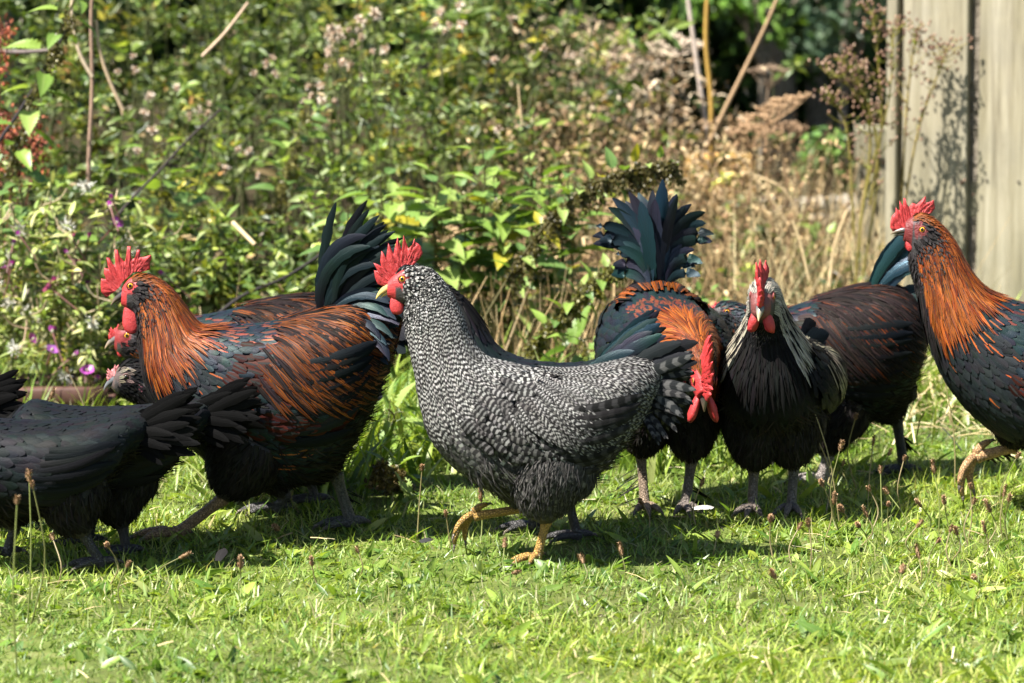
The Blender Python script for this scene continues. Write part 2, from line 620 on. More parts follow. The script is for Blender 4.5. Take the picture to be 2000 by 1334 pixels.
def rand_dir(n, tilt_lo, tilt_hi):
    """unit vectors tilted from vertical by an angle between the two limits"""
    a = RNG.random(n) * 2 * np.pi
    t = tilt_lo + (tilt_hi - tilt_lo) * RNG.random(n)
    return np.stack([np.sin(t) * np.cos(a), np.sin(t) * np.sin(a), np.cos(t)], 1)


def pick(cols, n, p=None, lum=.2):
    c = np.array(cols)[RNG.choice(len(cols), n, p=p)]
    return np.clip(c * (1 + RNG.normal(0, lum, (n, 1))), 0.004, .9)


GR = [(0.165, 0.255, 0.034), (0.245, 0.325, 0.052), (0.095, 0.18, 0.028), (0.345, 0.39, 0.125), (0.40, 0.36, 0.18)]


# ---- lawn
def lawn():
    b = Batch()

    def field(n, y0, y1, Lr, Wr, tilt, p, prof='blade', rows=4, bend=(.3, 1.2), fold=None, clump=0, xr=None):
        if clump:
            k = n // clump
            cy = y0 + (y1 - y0) * RNG.random(k)
            cx = (RNG.random(k) * 2 - 1) * (0.15 * cy + .6) if xr is None else xr[0] + (xr[1] - xr[0]) * RNG.random(k)
            X = np.repeat(cx, clump) + RNG.normal(0, .016, k * clump)
            Y = np.repeat(cy, clump) + RNG.normal(0, .016, k * clump)
            n = k * clump
        else:
            Y = y0 + (y1 - y0) * RNG.random(n)
            X = (RNG.random(n) * 2 - 1) * (0.15 * Y + .6) if xr is None else xr[0] + (xr[1] - xr[0]) * RNG.random(n)
        P = np.stack([X, Y, terrain(X, Y) - .004], 1)
        # patches: sweeps of finer, greener or drier turf
        ptch = np.sin(X * 3.1 + 1.7 * np.sin(Y * 2.3)) * np.sin(Y * 3.7 + X) 
        T = rand_dir(n, *tilt)
        L = (Lr[0] + (Lr[1] - Lr[0]) * RNG.random(n) ** 1.5) * (1 + .25 * ptch)
        c = pick(GR, n, p)
        c = c * (1 + .16 * ptch)[:, None] * np.stack([1 + .1 * ptch, np.ones(n), 1 - .1 * ptch], 1)
        b.ribbons(P, T, rand_dir(n, 0, .9), L, Wr[0] + (Wr[1] - Wr[0]) * RNG.random(n), rows=rows, prof=prof, bend=bend[0] + (bend[1] - bend[0]) * RNG.random(n), col=c, fold=fold)
    field(140000, 5.1, 8.2, (.016, .046), (.0017, .0034), (.15, 1.3), [.28, .32, .2, .14, .06], rows=3)
    field(32000, 5.1, 8.2, (.018, .04), (.004, .0075), (.5, 1.4), [.25, .35, .15, .2, .05], clump=6, rows=3)
    field(17000, 8.0, 9.6, (.04, .13), (.003, .006), (.1, .9), [.28, .3, .22, .12, .08])
    # broad leaves of plantain and dandelion pressed into the turf
    field(6800, 5.1, 8.6, (.025, .07), (.008, .017), (.75, 1.45), [.36, .34, .24, .06, 0], prof='leaf', rows=6, bend=(.1, .7), fold=.14, clump=5)
    # longer, lush tufts along the foot of the bank
    for x, y, s, n in ((815, 800, .16, 420), (770, 720, .14, 300), (900, 890, .10, 240), (1310, 900, .10, 300), (1420, 880, .10, 240), (1180, 780, .1, 150), (700, 860, .12, 260), (1120, 690, .14, 200), (1850, 720, .16, 300), (1000, 700, .16, 240), (560, 950, .08, 200), (640, 900, .12, 260), (830, 900, .14, 320), (1360, 840, .12, 260), (1240, 860, .1, 200), (1700, 800, .14, 260), (1560, 860, .1, 200), (930, 780, .14, 260), (820, 700, .14, 260)):
        c = ground_at(x, y)
        X, Y = c[0] + RNG.normal(0, s, n), c[1] + RNG.normal(0, s * 1.1, n)
        wide = RNG.random(n) < .3
        b.ribbons(np.stack([X, Y, terrain(X, Y)], 1), rand_dir(n, .05, .75), rand_dir(n, 0, .8), .07 + .13 * RNG.random(n), np.where(wide, .014, .005), rows=6, prof='blade', bend=.4 + RNG.random(n) * 1.0, fold=.12, col=pick(GR[:4], n, [.3, .4, .15, .15]))
    b.build('lawn_grass', M['grass'], label='short sunlit green lawn mixed with plantain and clover leaves', cat='grass', kind='stuff')
    # dead cut stalks lying about
    b = Batch()
    n = 260
    Y = 5.2 + 3.6 * RNG.random(n)
    X = (RNG.random(n) * 2 - 1) * (.15 * Y + .6)
    b.ribbons(np.stack([X, Y, terrain(X, Y) + .012 + .02 * RNG.random(n)], 1), rand_dir(n, 1.2, 1.65), rand_dir(n, 0, .7), .02 + .045 * RNG.random(n), .0014 + .0018 * RNG.random(n), rows=3, prof='line', bend=.3, col=pick([(.42, .33, .17), (.33, .24, .12), (.5, .44, .27)], n))
    # hay on the right, below the fence
    n = 1300
    c = ground_at(1830, 770)
    X, Y = c[0] + RNG.normal(0, .28, n), c[1] + RNG.normal(0, .45, n)
    b.ribbons(np.stack([X, Y, terrain(X, Y) + .01 + .05 * RNG.random(n)], 1), rand_dir(n, .9, 1.7), rand_dir(n, 0, .7), .05 + .12 * RNG.random(n), .002 + .0025 * RNG.random(n), rows=3, prof='line', bend=.4, col=pick([(.30, .24, .12), (.25, .19, .09), (.36, .31, .17)], n))
    b.build('dry_stalks', M['dry'], label='loose straw and cut dry stalks scattered over the lawn', cat='straw', kind='stuff')


lawn()

# ---- board fence
FD = 9.5
fx0 = at(1737, 300, FD)[0]
FA = R(-32)
fence = empty('board_fence', (fx0, FD, 0), FA, label='pale weathered vertical board fence at the right edge of the lawn', cat='fence')


def board(parent, name, w_, h_, t_, loc, mat, bev=.003, jag=0.0):
    x, y, z = w_ / 2, t_ / 2, h_
    k = bev
    pr = [(-x + k, -y), (x - k, -y), (x, -y + k), (x, y - k), (x - k, y), (-x + k, y), (-x, y - k), (-x, -y + k)]
    zz = np.linspace(0, z, 9)
    g_ = np.array([[(px_ + .0015 * math.sin(a * 2.1 + w_ * 90), py_ + .002 * math.sin(a * 1.3 + w_ * 50), a) for px_, py_ in pr] for a in zz])
    V = np.concatenate([g_.reshape(-1, 3), [[0, 0, 0], [0, 0, z]]])
    n, m = 9, 8
    r = np.arange(n - 1)[:, None] * m
    jj = np.arange(m)[None]
    F = np.stack([r + jj, r + (jj + 1) % m, r + m + (jj + 1) % m, r + m + jj], -1).reshape(-1, 4)
    j1 = np.arange(m)
    T = np.concatenate([F[:, [0, 1, 2]], F[:, [0, 2, 3]], np.stack([np.full(m, n * m + 1), (n - 1) * m + j1, (n - 1) * m + (j1 + 1) % m], 1), np.stack([np.full(m, n * m), (j1 + 1) % m, j1], 1)])
    return link(name, mesh_np(name, V, T, [mat], smooth=False), parent, loc=loc)


px = FD / FPX / math.cos(FA)
xx = 0.0
board(fence, 'edge_post', 19 * px, 1.9, .035, (9.5 * px, -.006, 0.02), M['wood'])
xx = 27 * px
for k, wpx in enumerate((117, 95, 121, 110, 124, 100, 118, 112, 105, 120)):
    board(fence, 'board', wpx * px, 1.86 + .01 * (k % 3), .022, (xx + wpx * px / 2, 0, 0.02), M['wood'])
    for z_ in (.40, 1.50):
        for dx in (-.3, .3):
            bb = Batch()
            bb.blob((0, 0, 0), (.0035, .002, .0035), (.06, .05, .045), rough=.05)
            bb.build('nail', M['dry'], fence, loc=(xx + wpx * px * (.5 + dx), -.0125, z_))
    xx += wpx * px + (18 if k % 3 == 0 else 11) * px
for z_ in (.35, 1.45):
    o = board(fence, 'rail', .09, 1.56, .04, (0.0, .034, z_), M['wood'])
    o.rotation_euler = (0, math.pi / 2, 0)
# dark battens that close the joints from behind
xx = 27 * px
for k, wpx in enumerate((117, 95, 121, 110, 124, 100, 118, 112, 105)):
    xx += wpx * px
    board(fence, 'batten', .05, 1.8, .012, (xx + 8 * px, .019, .03), M['bark'])
    xx += (18 if k % 3 == 0 else 11) * px
board(fence, 'batten', .05, 1.8, .012, (23 * px, .020, .03), M['bark'])

# ---- clay trough at the left
tr_c = at(60, 765, 8.15)
tr_o = empty('clay_trough', (tr_c[0], 8.15, 0), R(2), label='long reddish brown clay trough among the willowherb at left', cat='trough')


def profile_bar(name, prof, x0, x1, mat, parent):
    p = np.array(prof, float)
    n = len(p)
    k = 14
    X = np.linspace(x0, x1, k)
    V = np.concatenate([np.stack([np.full(n, x), p[:, 0] + .001 * np.sin(x * 37), p[:, 1] + .0015 * np.sin(x * 23 + p[:, 0] * 50)], 1) for x in X] + [np.array([[x0, p[:, 0].mean(), p[:, 1].mean()], [x1, p[:, 0].mean(), p[:, 1].mean()]])])
    r = np.arange(k - 1)[:, None] * n
    jj = np.arange(n)[None]
    F = np.stack([r + jj, r + (jj + 1) % n, r + n + (jj + 1) % n, r + n + jj], -1).reshape(-1, 4)
    j1 = np.arange(n)
    T = np.concatenate([F[:, [0, 1, 2]], F[:, [0, 2, 3]], np.stack([np.full(n, k * n), (j1 + 1) % n, j1], 1), np.stack([np.full(n, k * n + 1), (k - 1) * n + j1, (k - 1) * n + (j1 + 1) % n], 1)])
    return link(name, mesh_np(name, V, T, [mat], smooth=True), parent)


zt = at(60, 757, 8.15)[2]
profile_bar('front_wall', [(-.012, 0), (.012, 0), (.014, zt - .006), (.010, zt), (-.010, zt), (-.014, zt - .006)], -.75, .165, M['trough'], tr_o)
zr = at(60, 728, 8.36)[2]
a_ = np.linspace(0, 2 * np.pi, 14, endpoint=False)
profile_bar('back_wall', [(.2, 0), (.235, 0), (.237, zr - .05), (.2, zr - .05)], -.75, .17, M['trough'], tr_o)
profile_bar('rolled_rim', [(.205 + .034 * math.cos(t), zr - .036 + .036 * math.sin(t)) for t in a_], -.755, .175, M['trough'], tr_o)
for xe in (-.76, .158):
    profile_bar('end_wall', [(.015, 0), (.198, 0), (.198, zr - .04), (.015, zt - .02)], xe, xe + .018, M['trough'], tr_o)
profile_bar('soil', [(.016, 0), (.197, 0), (.197, zt - .05), (.016, zt - .05)], -.74, .155, M['ground'], tr_o)


# ---- plants
def stem_pts(base, tip, sag=0.0, n=10, wob=.01):
    base, tip = np.asarray(base, float), np.asarray(tip, float)
    t = np.linspace(0, 1, n)[:, None]
    p = base + (tip - base) * t
    p[:, 2] += sag * np.sin(np.pi * t[:, 0])
    ph = random.random() * 6
    L = np.linalg.norm(tip - base)
    p[:, 0] += wob * np.sin(t[:, 0] * 7 + ph) * t[:, 0]
    p[:, 1] += wob * np.cos(t[:, 0] * 5 + ph) * t[:, 0]
    return p


THISTLE = [(0.11, 0.17, 0.036), (0.16, 0.225, 0.044), (0.058, 0.10, 0.028), (0.28, 0.33, 0.14), (0.28, 0.33, 0.06), (0.22, 0.155, 0.075)]
LEAFP = [.27, .25, .2, .14, .08, .06]


def weed_mass(name, label, plants, leaf_cols, leaf_p, n_leaf, Ls, Ws, stem_col, mat, prof='leaf', cat='weeds', fold=.18):
    """one thick stand of leafy stems; plants = list of base, height, lean"""
    b = Batch()
    P, T, N, L, W, C = [], [], [], [], [], []
    for base, hgt, lean in plants:
        tip = np.array([base[0] + lean[0], base[1] + lean[1], base[2] + hgt])
        sp_ = stem_pts(base, tip, 0, 6, .02)
        b.tube(sp_, np.linspace(.004, .0018, 6), 4, stem_col)
        n = int(n_leaf * hgt)
        # leafy side shoots: each a small rosette that catches the light as one clump
        ns = max(3, int(n / 11))
        ts = RNG.random(ns) ** .75
        ps = np.stack([np.interp(ts, np.linspace(0, 1, 6), sp_[:, i]) for i in range(3)], 1)
        az = RNG.random(ns) * 2 * np.pi
        od = norm(np.stack([np.cos(az), np.sin(az), RNG.normal(.5, .4, ns)], 1))
        ps = ps + od * (.02 + .11 * RNG.random(ns))[:, None]
        ix = RNG.integers(0, ns, n)
        t = ts[ix]
        a = RNG.random(n) * 2 * np.pi
        out = np.stack([np.cos(a), np.sin(a), RNG.normal(.3, .35, n)], 1)
        pos = ps[ix] + RNG.normal(0, .011, (n, 3))
        big = (.75 + .7 * RNG.random(ns))[ix]
        tone = min(1.7, max(.4, 1 + random.gauss(0, .32)))
        yel = random.random() < .12
        c = pick(leaf_cols, n, leaf_p) * tone * np.clip(1 + RNG.normal(0, .25, ns), .5, 1.6)[ix][:, None]
        if yel:
            c = c * np.array([1.5, 1.1, .8])
        P.append(pos)
        T.append(norm(out + RNG.normal(0, .4, (n, 3))))
        N.append(norm(np.array([0, -.1, .8]) + RNG.normal(0, .6, (n, 3))))
        L.append((Ls[0] + (Ls[1] - Ls[0]) * RNG.random(n)) * (1.1 - .4 * t) * big)
        W.append((Ws[0] + (Ws[1] - Ws[0]) * RNG.random(n)) * big)
        C.append(c)
    P, T, N, L, W, C = (np.concatenate(a) for a in (P, T, N, L, W, C))
    b.ribbons(P, T, N, L, W, rows=4 if len(P) < 5000 else 3, prof=prof, bend=RNG.random(len(P)) * 1.0, fold=fold, col=C)
    return b.build(name, mat, label=label, cat=cat, kind='stuff')


def stand(n, x0, x1, y0, y1, h0, h1, keep=None, lean=.12):
    out = []
    while len(out) < n:
        Y = y0 + (y1 - y0) * random.random()
        X = x0 + (x1 - x0) * random.random()
        if keep and not keep(X, Y):
            continue
        f_ = (Y - y0) / (y1 - y0)
        hgt = (h0 + (h1 - h0) * f_) * random.uniform(.75, 1.2)
        out.append((np.array([X, Y, float(terrain(X, Y))]), hgt, (random.gauss(0, lean), random.gauss(-.03, lean))))
    return out


# creeping thistle bank: left two thirds of the frame, growing taller to the back
edge = lambda X, Y: X < random.gauss(0.06, .13) + (Y - 9.2) * .12 and not (X > -.5 and Y < 9.15) and (math.sin(X * 5.1 + 2) * math.sin(Y * 4.3 + X * 2) > -.5 or random.random() < .2)
weed_mass('thistle_bank', 'dense green bank of creeping thistle and weeds filling the upper left', stand(350, -2.5, .35, 8.75, 11.4, .36, .95, edge), THISTLE, LEAFP, 190, (.020, .05), (.006, .0135), (.09, .10, .04), M['leaf'])
weed_mass('broad_weeds', 'scattered broad leaved weeds among the thistles of the bank', stand(26, -2.3, .25, 8.8, 10.6, .3, .8, edge), THISTLE, LEAFP, 90, (.04, .08), (.014, .026), (.09, .10, .04), M['leaf'])
weed_mass('low_weeds', 'low leafy weeds at the foot of the bank behind the birds', stand(120, -.86, -.36, 8.35, 8.85, .10, .32, None) + stand(60, -.4, .3, 8.35, 8.9, .05, .12), THISTLE, LEAFP, 190, (.026, .06), (.009, .02), (.09, .10, .04), M['leaf'])
weed_mass('low_weeds', 'patchy low green weeds among the straw near the fence', stand(60, .25, 1.6, 8.7, 11.5, .07, .2, None), THISTLE, LEAFP, 260, (.02, .05), (.008, .016), (.09, .10, .04), M['leaf'])


weed_mass('bindweed', 'green climbers threading the brown undergrowth', stand(46, .0, .75, 9.3, 11.0, .15, .5), THISTLE, LEAFP, 90, (.022, .05), (.010, .018), (.09, .10, .04), M['leaf'])


# thistle down: pale tufts held in the bank
def down():
    b = Batch()
    spots = [(700, 40), (640, 90), (670, 75), (690, 110), (650, 65), (500, 140), (520, 130), (620, 155), (590, 180), (600, 195), (640, 190), (655, 200), (615, 170), (345, 170), (415, 195), (360, 225), (400, 215), (330, 245), (450, 315), (470, 310), (880, 50), (860, 20), (870, 60), (900, 20), (945, 110), (640, 250), (630, 270), (780, 290), (560, 250), (300, 210), (720, 30), (735, 90), (690, 60), (540, 120), (240, 120), (1010, 230), (1120, 120), (1060, 90), (985, 40), (380, 320), (270, 300), (550, 330), (670, 130), (700, 150), (665, 110)]
    for x, y in spots:
        for _ in range(random.choice((1, 1, 2, 3))):
            D = random.uniform(9.2, 9.9)
            c = at(x + random.gauss(0, 16), y + random.gauss(0, 12), D)
            n = 46
            dd = norm(RNG.normal(0, 1, (n, 3)) + np.array([0, 0, .3]))
            r_ = random.uniform(.007, .014)
            b.ribbons(np.tile(c, (n, 1)), dd, RNG.normal(0, 1, (n, 3)), r_ * (.7 + .6 * RNG.random(n)), .0028, rows=3, prof='line', bend=.3, col=pick([(.50, .40, .30), (.58, .50, .42), (.40, .28, .18)], n, lum=.12))
            b.blob(c, (.0045, .0045, .006), (.24, .14, .08))
            base = c + np.array([random.gauss(0, .02), .02, -.18])
            b.tube(stem_pts(base, c, 0, 5, .008), np.full(5, .0012), 4, (.08, .085, .035))
    b.build('thistle_down', M['dry'], label='pale fluffy thistle seed heads dotted over the green bank', cat='seed heads', kind='stuff')


down()


# dry brown undergrowth in the middle of the bank
def dry_mass():
    b = Batch()
    DR = [(.25, .165, .078), (.31, .22, .105), (.17, .10, .047), (.37, .28, .15), (.12, .072, .036)]

    def stems(n, x0, x1, y0, y1, h0, h1, tilt=.5, w_=.003, cols=DR, p=None):
        X, Y = x0 + (x1 - x0) * RNG.random(n) + RNG.normal(0, .09, n), y0 + (y1 - y0) * RNG.random(n)
        b.ribbons(np.stack([X, Y, terrain(X, Y)], 1), rand_dir(n, .0, tilt), rand_dir(n, .7, 1.5), h0 + (h1 - h0) * RNG.random(n), w_ * (.6 + .8 * RNG.random(n)), rows=5, prof='taper', bend=RNG.normal(0, .5, n), col=pick(cols, n, p))

    def crumbs(n, x0, x1, y0, y1, z0, z1, Ls=(.012, .035), cols=DR):
        X, Y = x0 + (x1 - x0) * RNG.random(n) + RNG.normal(0, .10, n), y0 + (y1 - y0) * RNG.random(n)
        Z = terrain(X, Y) + z0 + (z1 - z0) * RNG.random(n)
        b.ribbons(np.stack([X, Y, Z], 1), rand_dir(n, 0, 2.2), rand_dir(n, 0, 1.5), Ls[0] + (Ls[1] - Ls[0]) * RNG.random(n), .004 + .008 * RNG.random(n), rows=4, prof='leaf', bend=RNG.random(n) * 2.2, col=pick(cols, n))
    stems(1500, -.05, .85, 9.3, 11.2, .16, .5, .6)
    crumbs(6800, -.02, .68, 9.4, 11.0, .02, .46, (.010, .028))
    crumbs(1700, .12, .45, 10.2, 11.4, .3, .62, (.02, .05), [(.31, .235, .145), (.24, .16, .09), (.38, .31, .21)])
    # shadowed dead stems low behind the birds
    stems(900, -.22, .32, 8.55, 9.2, .1, .34, .65, .0035)
    crumbs(2200, -.22, .32, 8.6, 9.2, .02, .28)
    # standing straw right of the middle
    stems(1300, .35, 1.05, 9.2, 11.6, .12, .42, .8, .0026, [(.46, .36, .18), (.38, .27, .13), (.52, .44, .25), (.28, .2, .09)])
    crumbs(2600, .4, 1.1, 9.0, 12.0, .0, .10)
    stems(520, -.12, .28, 8.15, 8.6, .10, .34, .5, .0045, [(.34, .24, .12), (.26, .17, .08), (.42, .32, .18)])
    stems(400, -.9, -.25, 8.4, 8.9, .05, .3, 1.0, .005, [(.5, .4, .24), (.38, .27, .15)])
    # old flower-head crumbs topping the straw
    n = 420
    X, Y = .28 + .75 * RNG.random(n), 9.2 + 2.0 * RNG.random(n)
    for x_, y_ in zip(X[:170], Y[:170]):
        b.blob((x_, y_, float(terrain(x_, y_)) + random.uniform(.15, .42)), (.005, .005, .005), random.choice(DR))
    b.build('dry_undergrowth', M['dry'], label='tangle of brown withered stems and dead leaves between bank and fence', cat='dry weeds', kind='stuff')


dry_mass()


# nettles: each leaf toothed, folded and hung on its own stalk
def nettle_leaf_mesh(name, hue):
    rows, cols = 19, 5
    s = np.linspace(0, 1, rows)
    out = np.sin(np.pi * np.clip(s, 0, 1) ** .62) ** .85 * (1 - .25 * s)
    tooth = 1 + .34 * (np.arange(rows) % 2) - .14
    wv = np.clip(out * tooth, .02, 2) * .25
    x = np.array([-1, -.5, 0, .5, 1])
    th = .5 * s ** 1.3
    cx = np.concatenate([[0], np.cumsum(np.cos(th[1:]) / (rows - 1))])
    cz = -np.concatenate([[0], np.cumsum(np.sin(th[1:]) / (rows - 1))])
    V = np.zeros((rows, cols, 3))
    V[..., 0] = cx[:, None] - .05 * np.abs(x)[None] * (np.arange(rows) % 2)[:, None]
    V[..., 1] = x[None] * wv[:, None]
    V[..., 2] = cz[:, None] + np.abs(x)[None] * wv[:, None] * .35 + .012 * np.sin(np.arange(rows) * 2.6)[:, None] * np.abs(x)[None]
    C = np.tile(list(hue) + [.5], (rows * cols, 1))
    U = np.zeros((rows, cols, 3))
    U[..., 0] = x[None]
    U[..., 1] = s[:, None]
    return mesh_np(name, V.reshape(-1, 3), strip_faces(1, rows, cols), [M['leaf']], {'fcol': ('FLOAT_COLOR', C), 'fuv': ('FLOAT_VECTOR', U.reshape(-1, 3))})


NL = [nettle_leaf_mesh('leaf', c) for c in ((.15, .245, .045), (.21, .31, .055), (.10, .18, .045), (.26, .35, .09), (.36, .32, .03))]


def put_leaf(parent, me, pos, d_, size, roll=0.0):
    o = link('leaf', me, parent, loc=pos)
    q = Vector((1, 0, 0)).rotation_difference(Vector(d_))
    mt = Vector(d_).to_track_quat('X', 'Z').to_matrix().to_4x4() @ Matrix.Rotation(roll, 4, 'X')
    o.rotation_euler = mt.to_euler()
    o.scale = (size, size, size)
    return o


def nettle(label, base, tip, sag, pairs, size, seeds, seed_col=(.20, .17, .06), droop=.15, yellow=.03, name='nettle', stem_r=.004, top=.0, seed_len=.05):
    base, tip = np.asarray(base, float), np.asarray(tip, float)
    size *= 1.5
    pairs += 4
    o = empty(name, base, 0, label=label, cat='nettle', group='stinging nettles on the bank')
    sp_ = stem_pts(np.zeros(3), tip - base, sag, 14, .012)
    b = Batch()
    b.tube(sp_, np.linspace(stem_r, stem_r * .45, 14), 6, (.10, .075, .035))
    T = norm(np.gradient(sp_, axis=0))
    for k in range(pairs):
        t = top + (1 - top) * (k + .6) / pairs
        pos = np.array([np.interp(t, np.linspace(0, 1, 14), sp_[:, i]) for i in range(3)])
        tg = norm(np.array([np.interp(t, np.linspace(0, 1, 14), T[:, i]) for i in range(3)]))
        u_ = norm(np.cross(tg, np.array([0, 1.0, 0.001])))
        v_ = np.cross(tg, u_)
        ph = (k % 2) * math.pi / 2 + random.gauss(0, .3)
        for sg in (1, -1):
            d_ = (u_ * math.cos(ph) + v_ * math.sin(ph)) * sg + tg * .25 + np.array([0, 0, .22 - droop])
            d_ = norm(d_)
            pet = pos + d_ * size * .3
            b.tube(np.array([pos, pos * .5 + pet * .5 + [0, 0, .003], pet]), np.array([.0013, .001, .001]), 4, (.12, .13, .04))
            ls = size * random.uniform(.8, 1.2) * (1.0 - .55 * max(0, t - .75) / .25)
            me = NL[4] if random.random() < yellow else random.choice(NL[:4])
            put_leaf(o, me, pet, d_ + np.array([0, 0, random.gauss(-.08, .15)]), ls, random.gauss(0, .3))
    b.build('stem', M['leaf'], o)
    # hanging strings of seed
    if seeds:
        b = Batch()
        for k in range(seeds):
            t = max(top, .3) + (1 - max(top, .3)) * random.random()
            pos = np.array([np.interp(t, np.linspace(0, 1, 14), sp_[:, i]) for i in range(3)])
            dn = norm(np.array([random.gauss(0, .5), random.gauss(0, .5), -.9]))
            ln = seed_len * random.uniform(.5, 1.1)
            n = 40
            s_ = RNG.random(n)
            c = pos + dn * (s_ * ln)[:, None] + RNG.normal(0, .004, (n, 3)) * (1.2 - .6 * s_)[:, None]
            b.ribbons(c, rand_dir(n, 0, 3), rand_dir(n, 0, 3), .007 + .005 * RNG.random(n), .005 + .004 * RNG.random(n), rows=3, prof='leaf', bend=.8, col=pick([seed_col, tuple(np.array(seed_col) * .6), tuple(np.array(seed_col) * 1.4)], n))
        b.build('seed_strings', M['leaf'], o, kind='stuff')
    return o


gz = lambda x, Y: np.array([at(x, 500, Y)[0], Y, float(terrain(at(x, 500, Y)[0], Y))])
nettle('nettle arching right with brown seed strings along its whole bent stem', gz(850, 8.2), at(1312, 318, 8.08), .15, 12, .034, 110, (.10, .082, .03), top=.3, seed_len=.06)
nettle('low nettle leaning right behind the barred cockerel, thick with olive seeds', gz(930, 8.0), at(1235, 508, 7.9), .05, 9, .03, 90, (.13, .12, .035), top=.3, seed_len=.04)
nettle('nettle with broad drooping leaves standing tallest left of the arching one', gz(830, 8.5), at(740, 345, 8.35), .0, 6, .075, 4, top=.35)
nettle('nettle with large pale leaves above the barred cockerel comb', gz(850, 8.45), at(858, 335, 8.35), .0, 7, .075, 6, top=.35)
nettle('upright nettle with fresh tip in the middle of the nettle patch', gz(940, 8.5), at(938, 290, 8.4), .0, 7, .065, 5, top=.4)
nettle('fresh nettle tip right of the middle of the nettle patch', gz(1030, 8.55), at(1035, 292, 8.45), .0, 7, .06, 8, top=.4)
for k, (x, y, sz, lab) in enumerate(((690, 400, .06, 'low nettle nearest the copper rooster tail'), (775, 385, .075, 'broad leaved nettle behind the barred cockerel comb'), (900, 370, .07, 'nettle filling the patch below the upright fresh one'), (975, 345, .065, 'nettle between the two fresh tips of the patch'), (1065, 345, .06, 'nettle right of the fresh tip, below the arching stem'), (1120, 330, .055, 'nettle top poking over the arching stem'), (905, 540, .05, 'small nettle behind the barred cockerel neck'), (960, 590, .06, 'low nettle over the black cockerel back'))):
    nettle(lab, gz(x + random.gauss(0, 10), 8.45), at(x, y, 8.3 + .03 * k), .0, 6, sz, 3, top=.3)
nettle('nettle with yellowing lower leaves above the black cockerel', gz(1000, 8.5), at(985, 390, 8.35), .0, 5, .07, 12, yellow=.12, top=.3)
nettle('small nettle half hidden under the arching stem', gz(1090, 8.6), at(1110, 375, 8.5), .0, 6, .055, 10, top=.4)
nettle('tall dark stemmed nettle leaning in from the upper left corner', gz(-120, 8.5), at(160, -60, 8.3), .02, 7, .058, 30, (.14, .12, .05), top=.5, stem_r=.005, droop=.6)
nettle('nettle sprig with small leaves beside the rust coloured dock', gz(20, 8.5), at(45, 345, 8.35), .0, 4, .06, 0, top=.55)
nettle('nettle sprig behind the willowherb, right of the rust coloured dock', gz(110, 8.5), at(118, 345, 8.35), .0, 4, .06, 0, top=.55)
nettle('shaded nettle top in the green bank above the left rooster comb', gz(330, 8.9), at(300, 280, 8.9), .0, 5, .07, 4, top=.4)
nettle('nettle with olive seed strings high in the middle of the bank', gz(520, 9.1), at(585, 205, 9.05), .03, 6, .055, 22, (.22, .2, .07), top=.55)
nettle('short nettle growing from the lawn between rooster and barred cockerel', ground_at(770, 870), at(758, 800, 7.3), .0, 4, .05, 0, top=.2)
nettle('low nettle sprawling behind the black cockerel back', ground_at(1085, 760), at(1130, 660, 7.9), .0, 5, .06, 3, top=.1)
nettle('withered seeding nettle lying in the lawn grass behind the barred cockerel', ground_at(790, 945), at(755, 905, 6.95), .0, 3, .035, 30, (.15, .11, .045), top=.1)


# willowherb: narrow leaves, long curved pods, magenta flowers
def flower_mesh(name, open_, hue):
    b = Batch()
    n = 5
    a = np.arange(n) * 2 * np.pi / n + .3
    t = 1.25 if open_ else .35
    T = np.stack([np.cos(a) * math.sin(t), np.sin(a) * math.sin(t), np.full(n, math.cos(t))], 1)
    N_ = np.stack([-np.cos(a) * math.cos(t), -np.sin(a) * math.cos(t), np.full(n, math.sin(t))], 1)
    b.ribbons(np.zeros((n, 3)), T, N_, .013 if open_ else .012, .012 if open_ else .007, rows=5, prof='spoon', bend=-.2, fold=.1, col=np.tile(hue, (n, 1)))
    b.blob((0, 0, .003), (.0025, .0025, .004), (.55, .5, .4))
    b.tube([(0, 0, -.05), (.001, 0, -.025), (0, 0, 0)], [.0013, .0012, .0018], 5, (.22, .10, .09))
    return b.mesh(name, M['leaf'])


FL = [flower_mesh('flower', True, (.42, .07, .40)), flower_mesh('flower', False, (.36, .035, .32)), flower_mesh('flower', True, (.35, .10, .42))]


